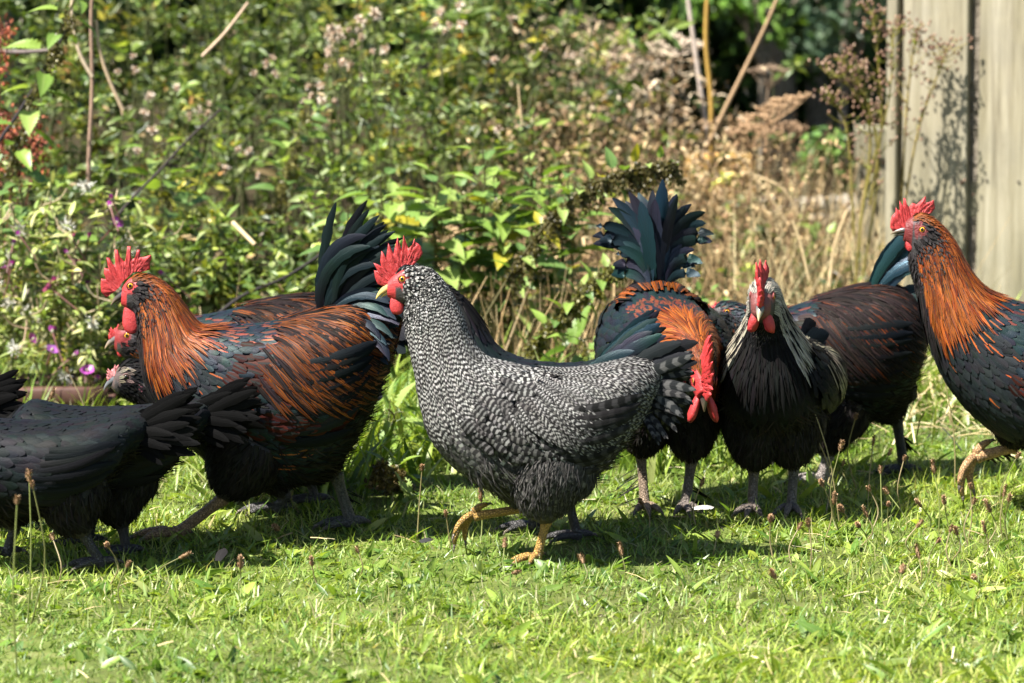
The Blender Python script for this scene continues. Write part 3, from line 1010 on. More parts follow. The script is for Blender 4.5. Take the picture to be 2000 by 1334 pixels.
def willowherb(label, base, tip, flowers, n_leaf=46, pods=7):
    n_leaf = int(n_leaf * 1.9)
    base, tip = np.asarray(base, float), np.asarray(tip, float)
    o = empty('willowherb', base, 0, label=label, cat='willowherb', group='willowherb clump by the trough')
    b = Batch()
    sp_ = stem_pts(np.zeros(3), tip - base, 0, 10, .02)
    b.tube(sp_, np.linspace(.0036, .002, 10), 5, (.34, .33, .17))
    tipz = sp_[-1]
    br = []
    for k in range(5):
        t = .35 + .12 * k
        p0 = np.array([np.interp(t, np.linspace(0, 1, 10), sp_[:, i]) for i in range(3)])
        a = random.random() * 6.28
        p1 = p0 + np.array([math.cos(a) * .07, math.sin(a) * .05, random.uniform(.03, .10)])
        q_ = stem_pts(p0, p1, 0, 5, .01)
        b.tube(q_, np.linspace(.0018, .001, 5), 4, (.28, .26, .13))
        br.append(q_)
    b.build('stem', M['leaf'], o)
    b = Batch()
    allp = np.concatenate([sp_[2:]] + br)
    idx = RNG.integers(0, len(allp), n_leaf)
    P = allp[idx] + RNG.normal(0, .006, (n_leaf, 3))
    T = norm(np.stack([RNG.normal(0, 1, n_leaf), RNG.normal(0, 1, n_leaf), RNG.normal(.25, .4, n_leaf)], 1))
    b.ribbons(P, T, rand_dir(n_leaf, 0, .6), .024 + .030 * RNG.random(n_leaf), .006 + .007 * RNG.random(n_leaf), rows=5, prof='leaf', bend=RNG.random(n_leaf) * 1.2, fold=.15, col=pick([(.27, .34, .09), (.36, .41, .14), (.17, .24, .06), (.48, .47, .22)], n_leaf))
    b.build('foliage', M['leaf'], o, kind='stuff')
    for k in range(pods):
        b = Batch()
        p0 = allp[random.randrange(len(allp) // 3, len(allp))]
        a = random.random() * 6.28
        up_ = random.uniform(.2, 1.0)
        dr = norm(np.array([math.cos(a), math.sin(a) * .6, up_]))
        ln = random.uniform(.04, .075)
        p2 = p0 + dr * ln + np.array([0, 0, .012])
        b.tube(spline([p0, p0 * .5 + p2 * .5 + np.array([dr[0], dr[1], -.5]) * .012, p2], 7), np.linspace(.0021, .0015, 7), 5, random.choice([(.36, .25, .17), (.30, .24, .14), (.42, .33, .22)]))
        b.build('seed_pod', M['dry'], o)
    b = Batch()
    for k in range(2):       # burst pods: white silk
        c = allp[random.randrange(len(allp) // 3, len(allp))] + RNG.normal(0, .02, 3)
        n = 70
        b.ribbons(np.tile(c, (n, 1)), RNG.normal(0, 1, (n, 3)), RNG.normal(0, 1, (n, 3)), .010 + .016 * RNG.random(n), .0012, rows=3, prof='line', bend=1.2, col=pick([(.62, .6, .55), (.5, .47, .4)], n, lum=.1))
    b.build('seed_silk', M['dry'], o, kind='stuff')
    for (x, y, kind) in flowers:
        pw = at(x, y, base[1] - .05 + random.uniform(-.03, .03)) - base
        f_ = link('flower', FL[kind], o, loc=pw)
        f_.rotation_euler = (random.uniform(.1, .9), random.uniform(-.5, .5), random.random() * 6)
        s_ = random.uniform(1.25, 1.6)
        f_.scale = (s_, s_, s_)
    return o


WB = lambda x, Y: np.array([at(x, 700, Y)[0], Y, float(terrain(at(x, 700, Y)[0], Y)) + .02])
willowherb('willowherb at the left edge with curved brown pods', WB(-60, 8.28), at(-10, 430, 8.23), [(22, 522, 1), (40, 462, 1), (25, 480, 1)], pods=14)
willowherb('willowherb with two flowers over the trough left end', WB(20, 8.33), at(45, 400, 8.28), [(15, 525, 0)], pods=9)
willowherb('willowherb tallest of the clump, seed silk and one open flower', WB(90, 8.35), at(85, 360, 8.31), [(145, 512, 0), (133, 497, 1)], pods=12, n_leaf=60)
willowherb('willowherb with the large magenta flower pair in the middle of the clump', WB(110, 8.28), at(120, 420, 8.23), [(99, 563, 0), (109, 551, 1), (141, 466, 0)], pods=10, n_leaf=60)
willowherb('willowherb leaning right with purple buds at its top', WB(170, 8.33), at(215, 390, 8.28), [(220, 392, 1), (226, 437, 0), (216, 405, 1)], pods=10, n_leaf=60)
willowherb('willowherb low over the trough with the single wide open flower', WB(80, 8.25), at(70, 590, 8.21), [(101, 686, 2), (63, 664, 0), (103, 650, 1)], pods=5)
willowherb('willowherb drooping over the trough right end with two small flowers', WB(160, 8.25), at(170, 600, 8.21), [(171, 726, 0), (186, 744, 1), (143, 695, 1)], pods=5)
willowherb('leafy willowherb in front of the rust dock without open flowers', WB(-20, 8.43), at(30, 480, 8.38), [(25, 563, 0), (173, 465, 1)], pods=8, n_leaf=70)
willowherb('willowherb pods rising behind the copper rooster comb', WB(255, 8.38), at(275, 470, 8.33), [(322, 538, 1)], pods=8, n_leaf=60)
willowherb('pale leaning willowherb between the two tallest of the clump', WB(140, 8.43), at(150, 450, 8.38), [(170, 560, 1)], pods=8, n_leaf=80)
willowherb('bushy willowherb low behind the trough rim', WB(30, 8.38), at(20, 560, 8.33), [], pods=8, n_leaf=90)
willowherb('bushy willowherb right of the trough, next to the red faced hen', WB(200, 8.38), at(195, 560, 8.33), [(108, 650, 1)], pods=6, n_leaf=90)

weed_mass('trough_weeds', 'tangled pale green weeds growing out of and behind the trough', stand(16, -1.4, -.80, 8.55, 8.85, .10, .30), [(.2, .26, .06), (.27, .31, .09), (.14, .2, .05), (.36, .33, .14)], [.35, .25, .25, .15], 200, (.02, .045), (.006, .013), (.24, .22, .11), M['leaf'])

# rust coloured dock at the left edge
dk = empty('rusty_dock', gz(-30, 8.7), 0, label='dead dock covered in rust red seed at the left edge', cat='dock')
b = Batch()
base = np.array(dk.location)
for x, y in ((30, 250), (60, 270), (15, 235), (-25, 215), (75, 290), (-10, 80), (10, 40)):
    tp = at(x, y, 8.65 + random.uniform(-.04, .04)) - base
    sp_ = stem_pts((random.gauss(0, .01), 0, 0), tp, 0, 8, .008)
    b.tube(sp_, np.linspace(.003, .0015, 8), 5, (.14, .05, .03))
b.build('stem', M['dry'], dk)
b = Batch()
for x, y, sx, sy, n in ((35, 280, 30, 32, 420), (65, 300, 16, 24, 160), (5, 250, 18, 24, 160), (2, 105, 12, 30, 140), (10, 60, 10, 12, 60)):
    P = np.array([at(x + random.gauss(0, sx), y + random.gauss(0, sy), 8.65 + random.gauss(0, .035)) - base for _ in range(n)])
    b.ribbons(P, rand_dir(n, 0, 3), rand_dir(n, 0, 3), .007 + .007 * RNG.random(n), .006 + .004 * RNG.random(n), rows=3, prof='leaf', bend=.6, col=pick([(.20, .05, .025), (.28, .08, .035), (.12, .03, .02)], n))
b.build('seed_head', M['dry'], dk, kind='stuff')


# single stems and canes that stand out
def cane(name, label, pts, r0, r1, col, cat, mat='dry', seg=6):
    p = np.array([at(*q_) for q_ in pts])
    sp_ = spline(p, 6 * len(p))
    b_ = Batch()
    b_.tube(sp_ - p[0], np.linspace(r0, r1, len(sp_)), seg, col)
    return b_.build(name, M[mat], label=label, cat=cat, loc=p[0])


cane('bramble_cane', 'dark bramble cane slanting up behind the copper rooster tail', [(395, 640, 8.3), (470, 580, 8.35), (560, 540, 8.4), (650, 482, 8.45), (740, 430, 8.5)], .0045, .0035, (.018, .014, .014), 'cane')
cane('bramble_cane', 'thin dark cane crossing the green bank above the copper rooster', [(215, 440, 8.6), (260, 385, 8.65), (310, 335, 8.7), (370, 270, 8.8), (430, 215, 8.9)], .004, .003, (.03, .022, .02), 'cane')
cane('bramble_cane', 'dark cane slanting through the upper left corner', [(-40, 330, 8.45), (40, 215, 8.45), (95, 120, 8.45), (135, 50, 8.45)], .005, .0035, (.02, .016, .018), 'cane')
cane('dead_branch', 'grey horizontal dead branch at the left edge', [(-60, 95, 8.9), (20, 102, 8.9), (75, 100, 8.9), (110, 96, 8.9)], .007, .004, (.14, .11, .10), 'branch')
cane('dead_weed', 'brown upright dead stem in the upper left of the bank', [(172, 370, 8.75), (175, 280, 8.75), (180, 170, 8.75), (178, 40, 8.75), (182, -40, 8.75)], .006, .004, (.26, .17, .12), 'stem')
cane('dead_weed', 'curved pale stem forking left from the brown dead stem', [(180, 150, 8.74), (158, 110, 8.74), (145, 60, 8.74), (140, 10, 8.74), (150, -40, 8.74)], .005, .0035, (.46, .36, .25), 'stem')
cane('dead_weed', 'curved pale stem to the right of the brown dead stem', [(240, 215, 8.76), (215, 160, 8.76), (195, 100, 8.76), (188, 40, 8.76)], .005, .0035, (.38, .28, .18), 'stem')
cane('dead_weed', 'broken tan stem high in the green bank', [(395, 110, 9.0), (430, 75, 9.0), (455, 45, 9.0), (485, 5, 9.0)], .005, .004, (.40, .29, .20), 'stem')
cane('dead_weed', 'short broken straw coloured stem above the copper rooster back', [(455, 435, 8.45), (480, 460, 8.42), (498, 478, 8.4)], .006, .005, (.44, .33, .19), 'stem')
cane('dead_weed', 'thin tan stem hanging in the dark middle of the bank', [(1012, 165, 9.2), (1015, 200, 9.2), (1020, 245, 9.2)], .003, .0025, (.46, .34, .2), 'stem')
cane('tall_dead_weed', 'tall pale grey dry stem, left of the pair against the dark hedge', [(1392, 330, 10.6), (1372, 200, 10.6), (1358, 100, 10.6), (1344, 0, 10.6), (1335, -80, 10.6)], .008, .006, (.46, .38, .32), 'stem')
cane('tall_dead_weed', 'tall yellow ochre stem, right of the pair against the dark hedge', [(1388, 330, 10.5), (1389, 200, 10.5), (1379, 90, 10.5), (1381, 0, 10.5), (1386, -80, 10.5)], .008, .006, (.36, .22, .05), 'stem')
cane('tall_dead_weed', 'slanting brown stem crossing the dark gap below the hedge', [(1380, 290, 10.3), (1415, 215, 10.3), (1462, 120, 10.3), (1500, 40, 10.3), (1525, -20, 10.3)], .007, .005, (.30, .2, .11), 'stem')
for k, (p, lab) in enumerate((([(1560, 420, 9.8), (1530, 370, 9.8), (1480, 345, 9.8), (1445, 335, 9.8)], 'bent straw stem lying over the ochre block'), ([(1540, 440, 9.7), (1500, 380, 9.7), (1455, 320, 9.7), (1430, 290, 9.7)], 'straw stem slanting left from below the dry umbel'), ([(1580, 545, 8.9), (1565, 480, 8.9), (1548, 430, 8.9)], 'lone leaning straw above the dark rooster'), ([(1620, 560, 9.2), (1630, 480, 9.2), (1655, 410, 9.2)], 'upright straw left of the ragwort stems'))):
    cane('bent_straw', lab, p, .004, .003, (.48, .36, .2), 'stem')


# dry umbels
def umbel(label, base, top, col, spread=.09, rays=16, name='dry_umbel', tilt=(0, 0)):
    base, top = np.asarray(base, float), np.asarray(top, float)
    o = empty(name, base, 0, label=label, cat='umbel', group='dry umbellifers')
    b_ = Batch()
    tp = top - base
    b_.tube(stem_pts((0, 0, 0), tp, 0, 8, .01), np.linspace(.0045, .003, 8), 6, col)
    b_.build('stem', M['dry'], o)
    b_ = Batch()
    for k in range(rays):
        a = k * 2.399
        r_ = spread * math.sqrt((k + .5) / rays)
        e_ = tp + np.array([r_ * math.cos(a), r_ * math.sin(a), .055 - .35 * r_ + tilt[0] * r_ * math.cos(a)])
        b_.tube(spline([tp, tp * .4 + e_ * .6 + [0, 0, -.006], e_], 5), np.full(5, .0013), 4, col)
        for q_ in range(9):
            a2 = q_ * .7
            e2 = e_ + np.array([.016 * math.cos(a2), .016 * math.sin(a2), .012]) * random.uniform(.5, 1.1)
            b_.tube(np.array([e_, e_ * .5 + e2 * .5, e2]), np.full(3, .0008), 3, col)
            b_.blob(e2, (.0035, .0035, .004), tuple(np.array(col) * random.uniform(.7, 1.25)), nu=4, nv=5)
    b_.build('seed_head', M['dry'], o)


TAN = (.34, .22, .12)
umbel('large tan dry umbel seed head against the dark gap under the hedge', gz(1510, 10.0), at(1500, 245, 10.0), TAN, .10, 22, tilt=(.5, 0))
umbel('brown dry umbel just below the large tan one', gz(1440, 9.9), at(1468, 290, 9.9), (.27, .17, .09), .07, 14)
umbel('dry umbel on the right shoulder of the large tan one', gz(1540, 10.1), at(1535, 285, 10.1), (.25, .16, .09), .06, 12)
umbel('small dark umbel high in the gap under the hedge', gz(1495, 10.8), at(1502, 172, 10.8), (.2, .14, .09), .05, 10)
umbel('dry umbel behind the barred cockerel comb', gz(860, 8.75), at(862, 492, 8.7), (.40, .28, .15), .06, 14)
umbel('brown umbel left of the arching nettle tip', gz(1190, 8.9), at(1175, 440, 8.9), (.30, .2, .11), .07, 14)
umbel('dry umbel under the arching nettle', gz(1080, 8.8), at(1075, 470, 8.8), (.33, .22, .12), .07, 14)
umbel('pale bleached umbel at the top of the brown undergrowth', gz(1300, 10.7), at(1310, 110, 10.7), (.55, .45, .34), .10, 18)
umbel('bleached umbel left of the tall stem pair', gz(1250, 10.6), at(1235, 150, 10.6), (.5, .4, .3), .09, 16)
umbel('bleached umbel farthest left along the brown undergrowth', gz(1150, 10.6), at(1160, 140, 10.6), (.46, .36, .27), .08, 14)


# dry ragwort before the fence: yellow-green forked stems with brown button heads
def ragwort(label, base, forks, cols):
    base = np.asarray(base, float)
    o = empty('ragwort', base, 0, label=label, cat='ragwort', group='withered ragwort before the fence')
    bs, bh, bl = Batch(), Batch(), Batch()
    for pts in forks:
        p = np.array([at(*q_) for q_ in pts]) - base
        sp_ = spline(p, 5 * len(p))
        n = len(sp_)
        c0, c1 = np.array(cols[0]), np.array(cols[1])
        bs.tube(sp_, np.linspace(.0035, .0018, n), 5, tuple(c0 * .5 + c1 * .5))
        for k in range(n // 3, n):
            for _ in range(2 if k < n * .7 else 4):
                dr = norm(np.array([random.gauss(0, .8), random.gauss(0, .8), random.uniform(.3, 1.2)]))
                ln = random.uniform(.02, .06)
                e_ = sp_[k] + dr * ln
                bs.tube(np.array([sp_[k], sp_[k] * .5 + e_ * .5 + [0, 0, -.004], e_]), np.array([.0012, .001, .0008]), 4, tuple(c1 * random.uniform(.7, 1)))
                for _ in range(2):
                    e2 = e_ + RNG.normal(0, .008, 3)
                    bh.blob(e2, (.0036, .0036, .0044), random.choice([(.16, .09, .06), (.22, .13, .085), (.12, .065, .045), (.3, .2, .14)]), nu=4, nv=6)
                if random.random() < .3:
                    bl.ribbons(sp_[k][None], dr[None], np.array([[0, 0, 1.0]]), .02, .008, rows=4, bend=.5, fold=.15, col=(.2, .24, .04))
    bs.build('stem', M['leaf'], o)
    bh.build('seed_heads', M['dry'], o, kind='stuff')
    if bl.n:
        bl.build('foliage', M['leaf'], o, kind='stuff')


RB = at(1690, 560, 9.35)
RB[2] = 0
YG = [(.25, .17, .06), (.30, .27, .05)]
ragwort('withered ragwort with forked yellow stems and brown buttons left of the fence edge', RB,
        [[(1670, 560, 9.30), (1690, 380, 9.28), (1735, 200, 9.25), (1745, 60, 9.25)], [(1685, 540, 9.30), (1715, 330, 9.30), (1690, 190, 9.30), (1645, 120, 9.30)],
         [(1680, 440, 9.30), (1700, 260, 9.30), (1660, 170, 9.30), (1620, 150, 9.30)], [(1700, 400, 9.30), (1722, 240, 9.28), (1712, 90, 9.26), (1705, 30, 9.26)], [(1668, 460, 9.30), (1655, 260, 9.30), (1625, 190, 9.32)]], YG)
ragwort('thin ragwort standing in front of the first fence board', at(1760, 560, 9.40) * np.array([1, 1, 0]),
        [[(1755, 480, 9.38), (1790, 270, 9.36), (1830, 150, 9.35), (1850, 95, 9.35)], [(1760, 420, 9.38), (1772, 200, 9.36), (1790, 60, 9.35)]], [(.3, .2, .08), (.34, .27, .07)])
ragwort('dry brown sprays low against the second fence board', at(1900, 560, 9.50) * np.array([1, 1, 0]),
        [[(1890, 520, 9.45), (1890, 430, 9.44), (1885, 370, 9.43)], [(1930, 520, 9.45), (1950, 420, 9.44), (1985, 350, 9.43)]], [(.3, .2, .1), (.34, .22, .12)])

# ---- things under the hedge, far right
def rough_block(name, size, loc, mat, label, cat, rz=0.0, parent=None):
    n = 7
    t = np.linspace(-1, 1, n)
    Vs, Fs, c_ = [], [], 0
    for ax in range(3):
        for sg in (-1, 1):
            A, B_ = np.meshgrid(t, t, indexing='ij')
            p = np.zeros((n, n, 3))
            p[..., ax] = sg
            p[..., (ax + 1) % 3], p[..., (ax + 2) % 3] = A, B_
            Vs.append(p.reshape(-1, 3))
            Fs.append((grid_f(n) if sg > 0 else grid_f(n)[:, ::-1]) + c_)
            c_ += n * n
    V = np.concatenate(Vs)
    r_ = np.linalg.norm(np.sign(V) * np.abs(V) ** 7, axis=1, keepdims=True)
    V = V * (1 - .06 * np.clip(r_ - 1, 0, 1)) 
    V = V + .02 * np.sin(V[:, [1, 2, 0]] * 5 + 1) 
    V = V * np.asarray(size) / 2 + np.array([0, 0, size[2] / 2])
    o = link(name, mesh_np(name, V, np.concatenate(Fs), [mat]), parent, loc=loc, label=label, cat=cat)
    o.rotation_euler = (0, 0, rz)
    return o


def grid_f(n):
    r = np.arange(n - 1)[:, None] * n + np.arange(n - 1)[None]
    return np.stack([r, r + n, r + n + 1, r + 1], -1).reshape(-1, 4)


p = at(1410, 390, 11.6)
rough_block('ochre_block', (.20, .16, at(1410, 306, 11.6)[2]), (p[0], 11.7, 0.0), M['ochre'], 'ochre yellow stone block behind the dry stems', 'stone', .1)
cr = empty('wooden_bench', (at(1718, 400, 11.2)[0], 11.2, 0), R(-4), label='weathered wooden box of two boards behind the fence edge', cat='box')
z1 = at(1718, 312, 11.2)[2]
z2 = at(1718, 262, 11.2)[2]
for nm, w_, h_, zz_, th_, yy in (('lower_board', .13, z1 - .01, 0, .03, -.06), ('upper_board', .15, z2 - z1 - .012, z1 + .012, .03, -.075), ('back_board', .13, z1, 0, .03, .08)):
    board(cr, nm, w_, h_, th_, (0, yy, zz_), M['wood'])
board(cr, 'lid', .15, .018, .2, (0, .02, z2), M['wood'])

# pale stones edging the far strip
for k, (x, y, s_) in enumerate(((1640, 402, .11), (1560, 405, .09), (1490, 400, .08), (1690, 408, .10), (1420, 412, .07), (1600, 425, .06), (1350, 405, .08))):
    p = ground_at(x, y)
    rough_block('edging_stone', (s_ * 1.3, s_, s_ * .42), (p[0], p[1], float(terrain(p[0], p[1])) - .01), M['stone'],
                ['pale edging stone below the leafy shrub', 'flat pale stone right of the ochre block', 'pale stone just right of the ochre block foot', 'pale stone nearest the fence', 'small pale stone at the ochre block', 'small pale stone nearest the lawn', 'pale stone left of the ochre block'][k], 'stone', random.random())


# leafy shrub and hedge
def shrub(name, label, centre, rad, n, Ls, cols, cat='shrub', trunk=None, group=None, p=None, hollow=.35, mat='leaf', wfac=.55):
    centre = np.asarray(centre, float)
    base = np.array([centre[0], centre[1], float(terrain(centre[0], centre[1]))])
    o = empty(name, base, 0, label=label, cat=cat, group=group)
    c = centre - base
    b_ = Batch()
    k = max(6, n // 55)
    lob = norm(RNG.normal(0, 1, (k, 3))) * (hollow + (1 - hollow) * RNG.random((k, 1)) ** .6)
    idx = RNG.integers(0, k, n)
    tone = (1 + RNG.normal(0, .2, k))[idx]
    P = c + (lob[idx] + RNG.normal(0, .17, (n, 3))) * np.asarray(rad)
    P[:, 2] = np.maximum(P[:, 2], .03)
    T = norm(RNG.normal(0, 1, (n, 3)) + np.array([0, 0, -.2]))
    b_.ribbons(P, T, norm(RNG.normal(0, .6, (n, 3)) + np.array([0, -.25, .8])), Ls[0] + (Ls[1] - Ls[0]) * RNG.random(n), (Ls[0] + Ls[1]) / 2 * wfac, rows=4, prof='leaf', bend=RNG.random(n) * .9, fold=.12 if n < 2000 else None, col=pick(cols, n, p) * tone[:, None])
    b_.build('crown', M[mat], o, kind='stuff')
    b_ = Batch()
    tr_ = trunk or .01
    b_.tube(stem_pts((0, 0, -.02), c + np.array([0, 0, rad[2] * .3]), 0, 8, tr_), np.linspace(tr_, tr_ * .4, 8), 8, (.16, .13, .1))
    for q_ in range(9):
        e_ = c + lob[q_ % k] * np.asarray(rad) * .85
        s0 = c * random.uniform(.35, .95)
        b_.tube(stem_pts(s0, e_, 0, 6, tr_), np.linspace(tr_ * .5, tr_ * .15, 6), 5, (.15, .12, .09))
    b_.build('trunk', M['bark'], o)
    return o


DG = [(.035, .075, .022), (.05, .10, .025), (.07, .13, .03), (.10, .17, .03)]
sp = at(1618, 320, 11.3)
shrub('leafy_shrub', 'small bright green leafy shrub left of the fence edge', (sp[0], 11.3, sp[2]), (.085, .08, .10), 520, (.022, .04), [(.10, .19, .04), (.14, .24, .05), (.07, .14, .035)])
sp = at(1450, 520, 8.7)
shrub('leafy_shrub', 'low green leafy sprouts above the cream necked cockerel', (sp[0], 8.8, .08), (.20, .16, .10), 520, (.018, .036), [(.10, .19, .04), (.14, .24, .05), (.07, .14, .035)])
# hedge trees: low skirts of leaves with deep shade under them
hed = [(-3.6, 14.2, 1.5, 'leafy hedge tree far behind the left end of the bank'), (-1.9, 14.6, 1.7, 'hedge tree behind the green bank, left of its middle'), (-.3, 14.4, 1.6, 'hedge tree behind the brown undergrowth'), (1.0, 14.5, 1.7, 'hedge tree with sunlit lower leaves above the dark gap'), (2.2, 14.9, 1.7, 'dark hedge tree behind the fence edge'), (3.9, 15.2, 1.8, 'hedge tree farthest right behind the fence')]
for k, (X, Y, z_, lab) in enumerate(hed):
    shrub('hedge_tree', lab, (X, Y, z_), (1.15, .9, 1.30), 5200, (.05, .10), DG, cat='tree', trunk=.075, group='hedge trees behind the garden', p=[.3, .3, .25, .15], hollow=.2, wfac=.6)
# a lit bough that hangs lower in front of the gap
sp = at(1490, 60, 13.2)
shrub('hedge_tree', 'bright green lit bough hanging over the dark gap', (sp[0], 13.3, sp[2] + .18), (.34, .25, .20), 760, (.04, .075), [(.10, .20, .03), (.14, .26, .035), (.07, .14, .03)], cat='tree', trunk=.02, group='hedge trees behind the garden')
sp = at(1660, 60, 13.4)
shrub('hedge_tree', 'blue green bough beside the fence top', (sp[0], 13.6, sp[2] + .16), (.26, .25, .30), 620, (.04, .07), [(.07, .12, .07), (.10, .15, .09), (.05, .09, .05)], cat='tree', trunk=.02, group='hedge trees behind the garden')
# dense dark depth of the hedge
hb = Batch()
n = 14000
X = -4 + 9 * RNG.random(n)
hb.ribbons(np.stack([X, 15.2 + 1.6 * RNG.random(n), .0 + 1.0 * RNG.random(n)], 1), rand_dir(n, 0, 2.6), rand_dir(n, 0, 2), .08 + .10 * RNG.random(n), .08, rows=3, prof='leaf', bend=.6, col=pick(DG[:2], n))
n = 16000
X = -7 + 14 * RNG.random(n)
hb.ribbons(np.stack([X, 15.6 + 1.2 * RNG.random(n), .1 + 3.2 * RNG.random(n) ** .8], 1), rand_dir(n, 0, 2.6), rand_dir(n, 0, 2), .10 + .10 * RNG.random(n), .09, rows=3, prof='leaf', bend=.6, col=pick(DG[:3], n))
hb.build('hedge', M['leaf'], label='dark dense hedge closing the view behind everything', cat='hedge', kind='stuff')
pt = at(1600, 280, 15.0)
po = empty('old_post', (pt[0], 15.0, 0), 0, label='thick shaded wooden post under the hedge', cat='post')
board(po, 'shaft', .10, .95, .13, (0, 0, -.02), M['bark'], bev=.015)
board(po, 'cap', .15, .03, .15, (0, 0, .93), M['bark'], bev=.01)


# ---- plantain seed stalks, each on its own
def head_mesh(name, tall):
    b_ = Batch()
    n = 60
    z_ = RNG.random(n) * tall
    a = RNG.random(n) * 6.28
    r_ = .0028 * np.sin(np.pi * np.clip(z_ / tall * .85 + .1, 0, 1)) ** .6
    b_.tube([(0, 0, 0), (0, 0, tall * .5), (0, 0, tall)], [.0022, .0028, .0012], 6, (.19, .115, .06))
    b_.ribbons(np.stack([r_ * np.cos(a), r_ * np.sin(a), z_], 1), np.stack([np.cos(a), np.sin(a), np.full(n, .8)], 1), np.stack([-np.cos(a), -np.sin(a), np.ones(n)], 1), .0036, .0026, rows=3, prof='leaf', col=pick([(.26, .15, .075), (.18, .10, .05), (.36, .25, .14)], n))
    return b_.mesh(name, M['dry'])


HM = [head_mesh('seed_head', t) for t in (.011, .015, .021)]
PL_TIPS = [(33, 985, 1320), (57, 940, 1220), (65, 955, 1225), (104, 1055, 1150), (213, 1070, 1150), (247, 1108, 1190), (350, 1090, 1150), (515, 925, 1000), (520, 960, 1010), (583, 940, 1010), (824, 920, 1060), (545, 1035, 1070), (470, 1110, 1140), (872, 1010, 1080), (985, 1070, 1110), (940, 980, 1060), (1140, 1100, 1150), (1215, 1085, 1130), (1368, 950, 1030), (1573, 755, 1010), (1640, 880, 1050), (1590, 845, 1010), (1648, 1000, 1040), (1608, 950, 1060), (1628, 985, 1050), (1645, 910, 1000), (1505, 1020, 1090), (1580, 1030, 1110), (1558, 1035, 1100), (1720, 925, 1090), (1735, 965, 1080), (1735, 990, 1060), (1700, 960, 1040), (1765, 900, 1010), (1825, 925, 1040), (1800, 990, 1050), (1790, 1030, 1090), (1845, 985, 1060), (1830, 1060, 1110), (1855, 1040, 1110), (1870, 1045, 1100), (1895, 955, 1060), (1900, 985, 1070), (1935, 1000, 1060), (1960, 970, 1060), (1985, 895, 1040), (1970, 980, 1070), (1925, 1040, 1100), (1795, 1090, 1140), (1760, 1120, 1160), (1695, 1010, 1070), (1680, 1030, 1080), (1670, 820, 960), (1705, 870, 1000), (1735, 890, 1000), (1845, 740, 960), (135, 730, 870), (98, 780, 900), (1255, 985, 1040), (1515, 1130, 1170), (1905, 1130, 1170), (1400, 1050, 1090), (1000, 1120, 1150), (610, 1105, 1150), (700, 1080, 1130)]
SPECIAL = {19: 'tall leaning plantain stalk in front of the cream necked cockerel breast', 0: 'pale plantain stalk nearest the left edge', 1: 'left of the two crossed plantain stalks before the black hen', 2: 'right of the two crossed plantain stalks before the black hen', 55: 'tall plantain stalk before the right edge rooster breast', 10: 'thin tall plantain stalk in front of the barred cockerel belly', 56: 'plantain stalk standing before the clay trough'}
ORD = ['first', 'second', 'third', 'fourth', 'fifth', 'sixth', 'seventh', 'eighth', 'ninth', 'tenth', 'eleventh', 'twelfth', 'thirteenth', 'fourteenth', 'fifteenth', 'sixteenth', 'seventeenth', 'eighteenth', 'nineteenth', 'twentieth']
AREAS = [(-100, 300, 'standing before the black hens'), (300, 700, 'in the grass below the copper rooster'), (700, 1300, 'in the grass around the barred cockerel feet'), (1300, 1600, 'around the cream necked cockerel feet'), (1600, 1780, 'below the dark rooster'), (1780, 2100, 'by the raised foot of the right rooster')]
PL_LAB = {}
for a0, a1, nm in AREAS:
    ks = sorted((k for k, t in enumerate(PL_TIPS) if a0 <= t[0] < a1 and k not in SPECIAL), key=lambda k: PL_TIPS[k][0])
    for i, k in enumerate(ks):
        PL_LAB[k] = '%s plantain stalk from the left %s' % (ORD[i], nm)
for k, (x, y, yb) in enumerate(PL_TIPS):
    base = ground_at(x + random.gauss(0, 8), yb)
    if k == 19:
        base = ground_at(1640, 1030)
    if k == 55:
        base = ground_at(1865, 960)
    base[2] = float(terrain(base[0], base[1]))
    tip = at(x, y, base[1] - random.uniform(-.02, .02))
    o = empty('plantain_stalk', base, 0, label=SPECIAL.get(k) or PL_LAB[k], cat='plantain', group='plantain stalks in the lawn')
    b_ = Batch()
    tp = tip - base
    bow = np.array([random.gauss(0, .012), random.gauss(0, .01), 0])
    sp_ = spline([(0, 0, 0), tp * .5 + bow, tp], 8)
    b_.tube(sp_, np.linspace(.0014, .001, 8), 5, random.choice([(.24, .27, .08), (.33, .27, .13), (.2, .2, .07), (.38, .3, .17)]))
    b_.build('stalk', M['leaf'], o)
    hd = link('seed_head', random.choice(HM), o, loc=tp)
    hd.rotation_euler = Vector(tuple(sp_[-1] - sp_[-2])).to_track_quat('Z', 'Y').to_euler()
    s_ = random.uniform(.85, 1.25)
    hd.scale = (s_, s_, s_)

# ---- moulted feathers on the grass
def fallen(label, pos, L, W, col, az, lift):
    b_ = Batch()
    b_.ribbons(np.zeros((1, 3)), np.array([[math.cos(az), math.sin(az), lift]]), np.array([[0, -.3, 1.0]]), L, W, rows=8, prof='round', bend=.5, fold=-.12, col=col)
    o = b_.build('fallen_feather', M['feather'], label=label, cat='feather', loc=pos)
    return o


fallen('small grey downy feather lying on the grass below the copper rooster', ground_at(425, 1130) + np.array([0, 0, .03]), .035, .018, (.014, .013, .013), 1.2, .9)
fallen('white feather by the bending rooster right foot', ground_at(1352, 1012) + np.array([0, -.02, .022]), .04, .018, (.45, .43, .4), .2, .25)
fallen('grey down feather on the grass left of the raised yellow foot', ground_at(820, 1092) + np.array([0, 0, .03]), .025, .016, (.03, .03, .03), .6, .4)

# ================================================================== the flock
G_DOWN = np.array([0, 0, -1.0])
SUB = 6


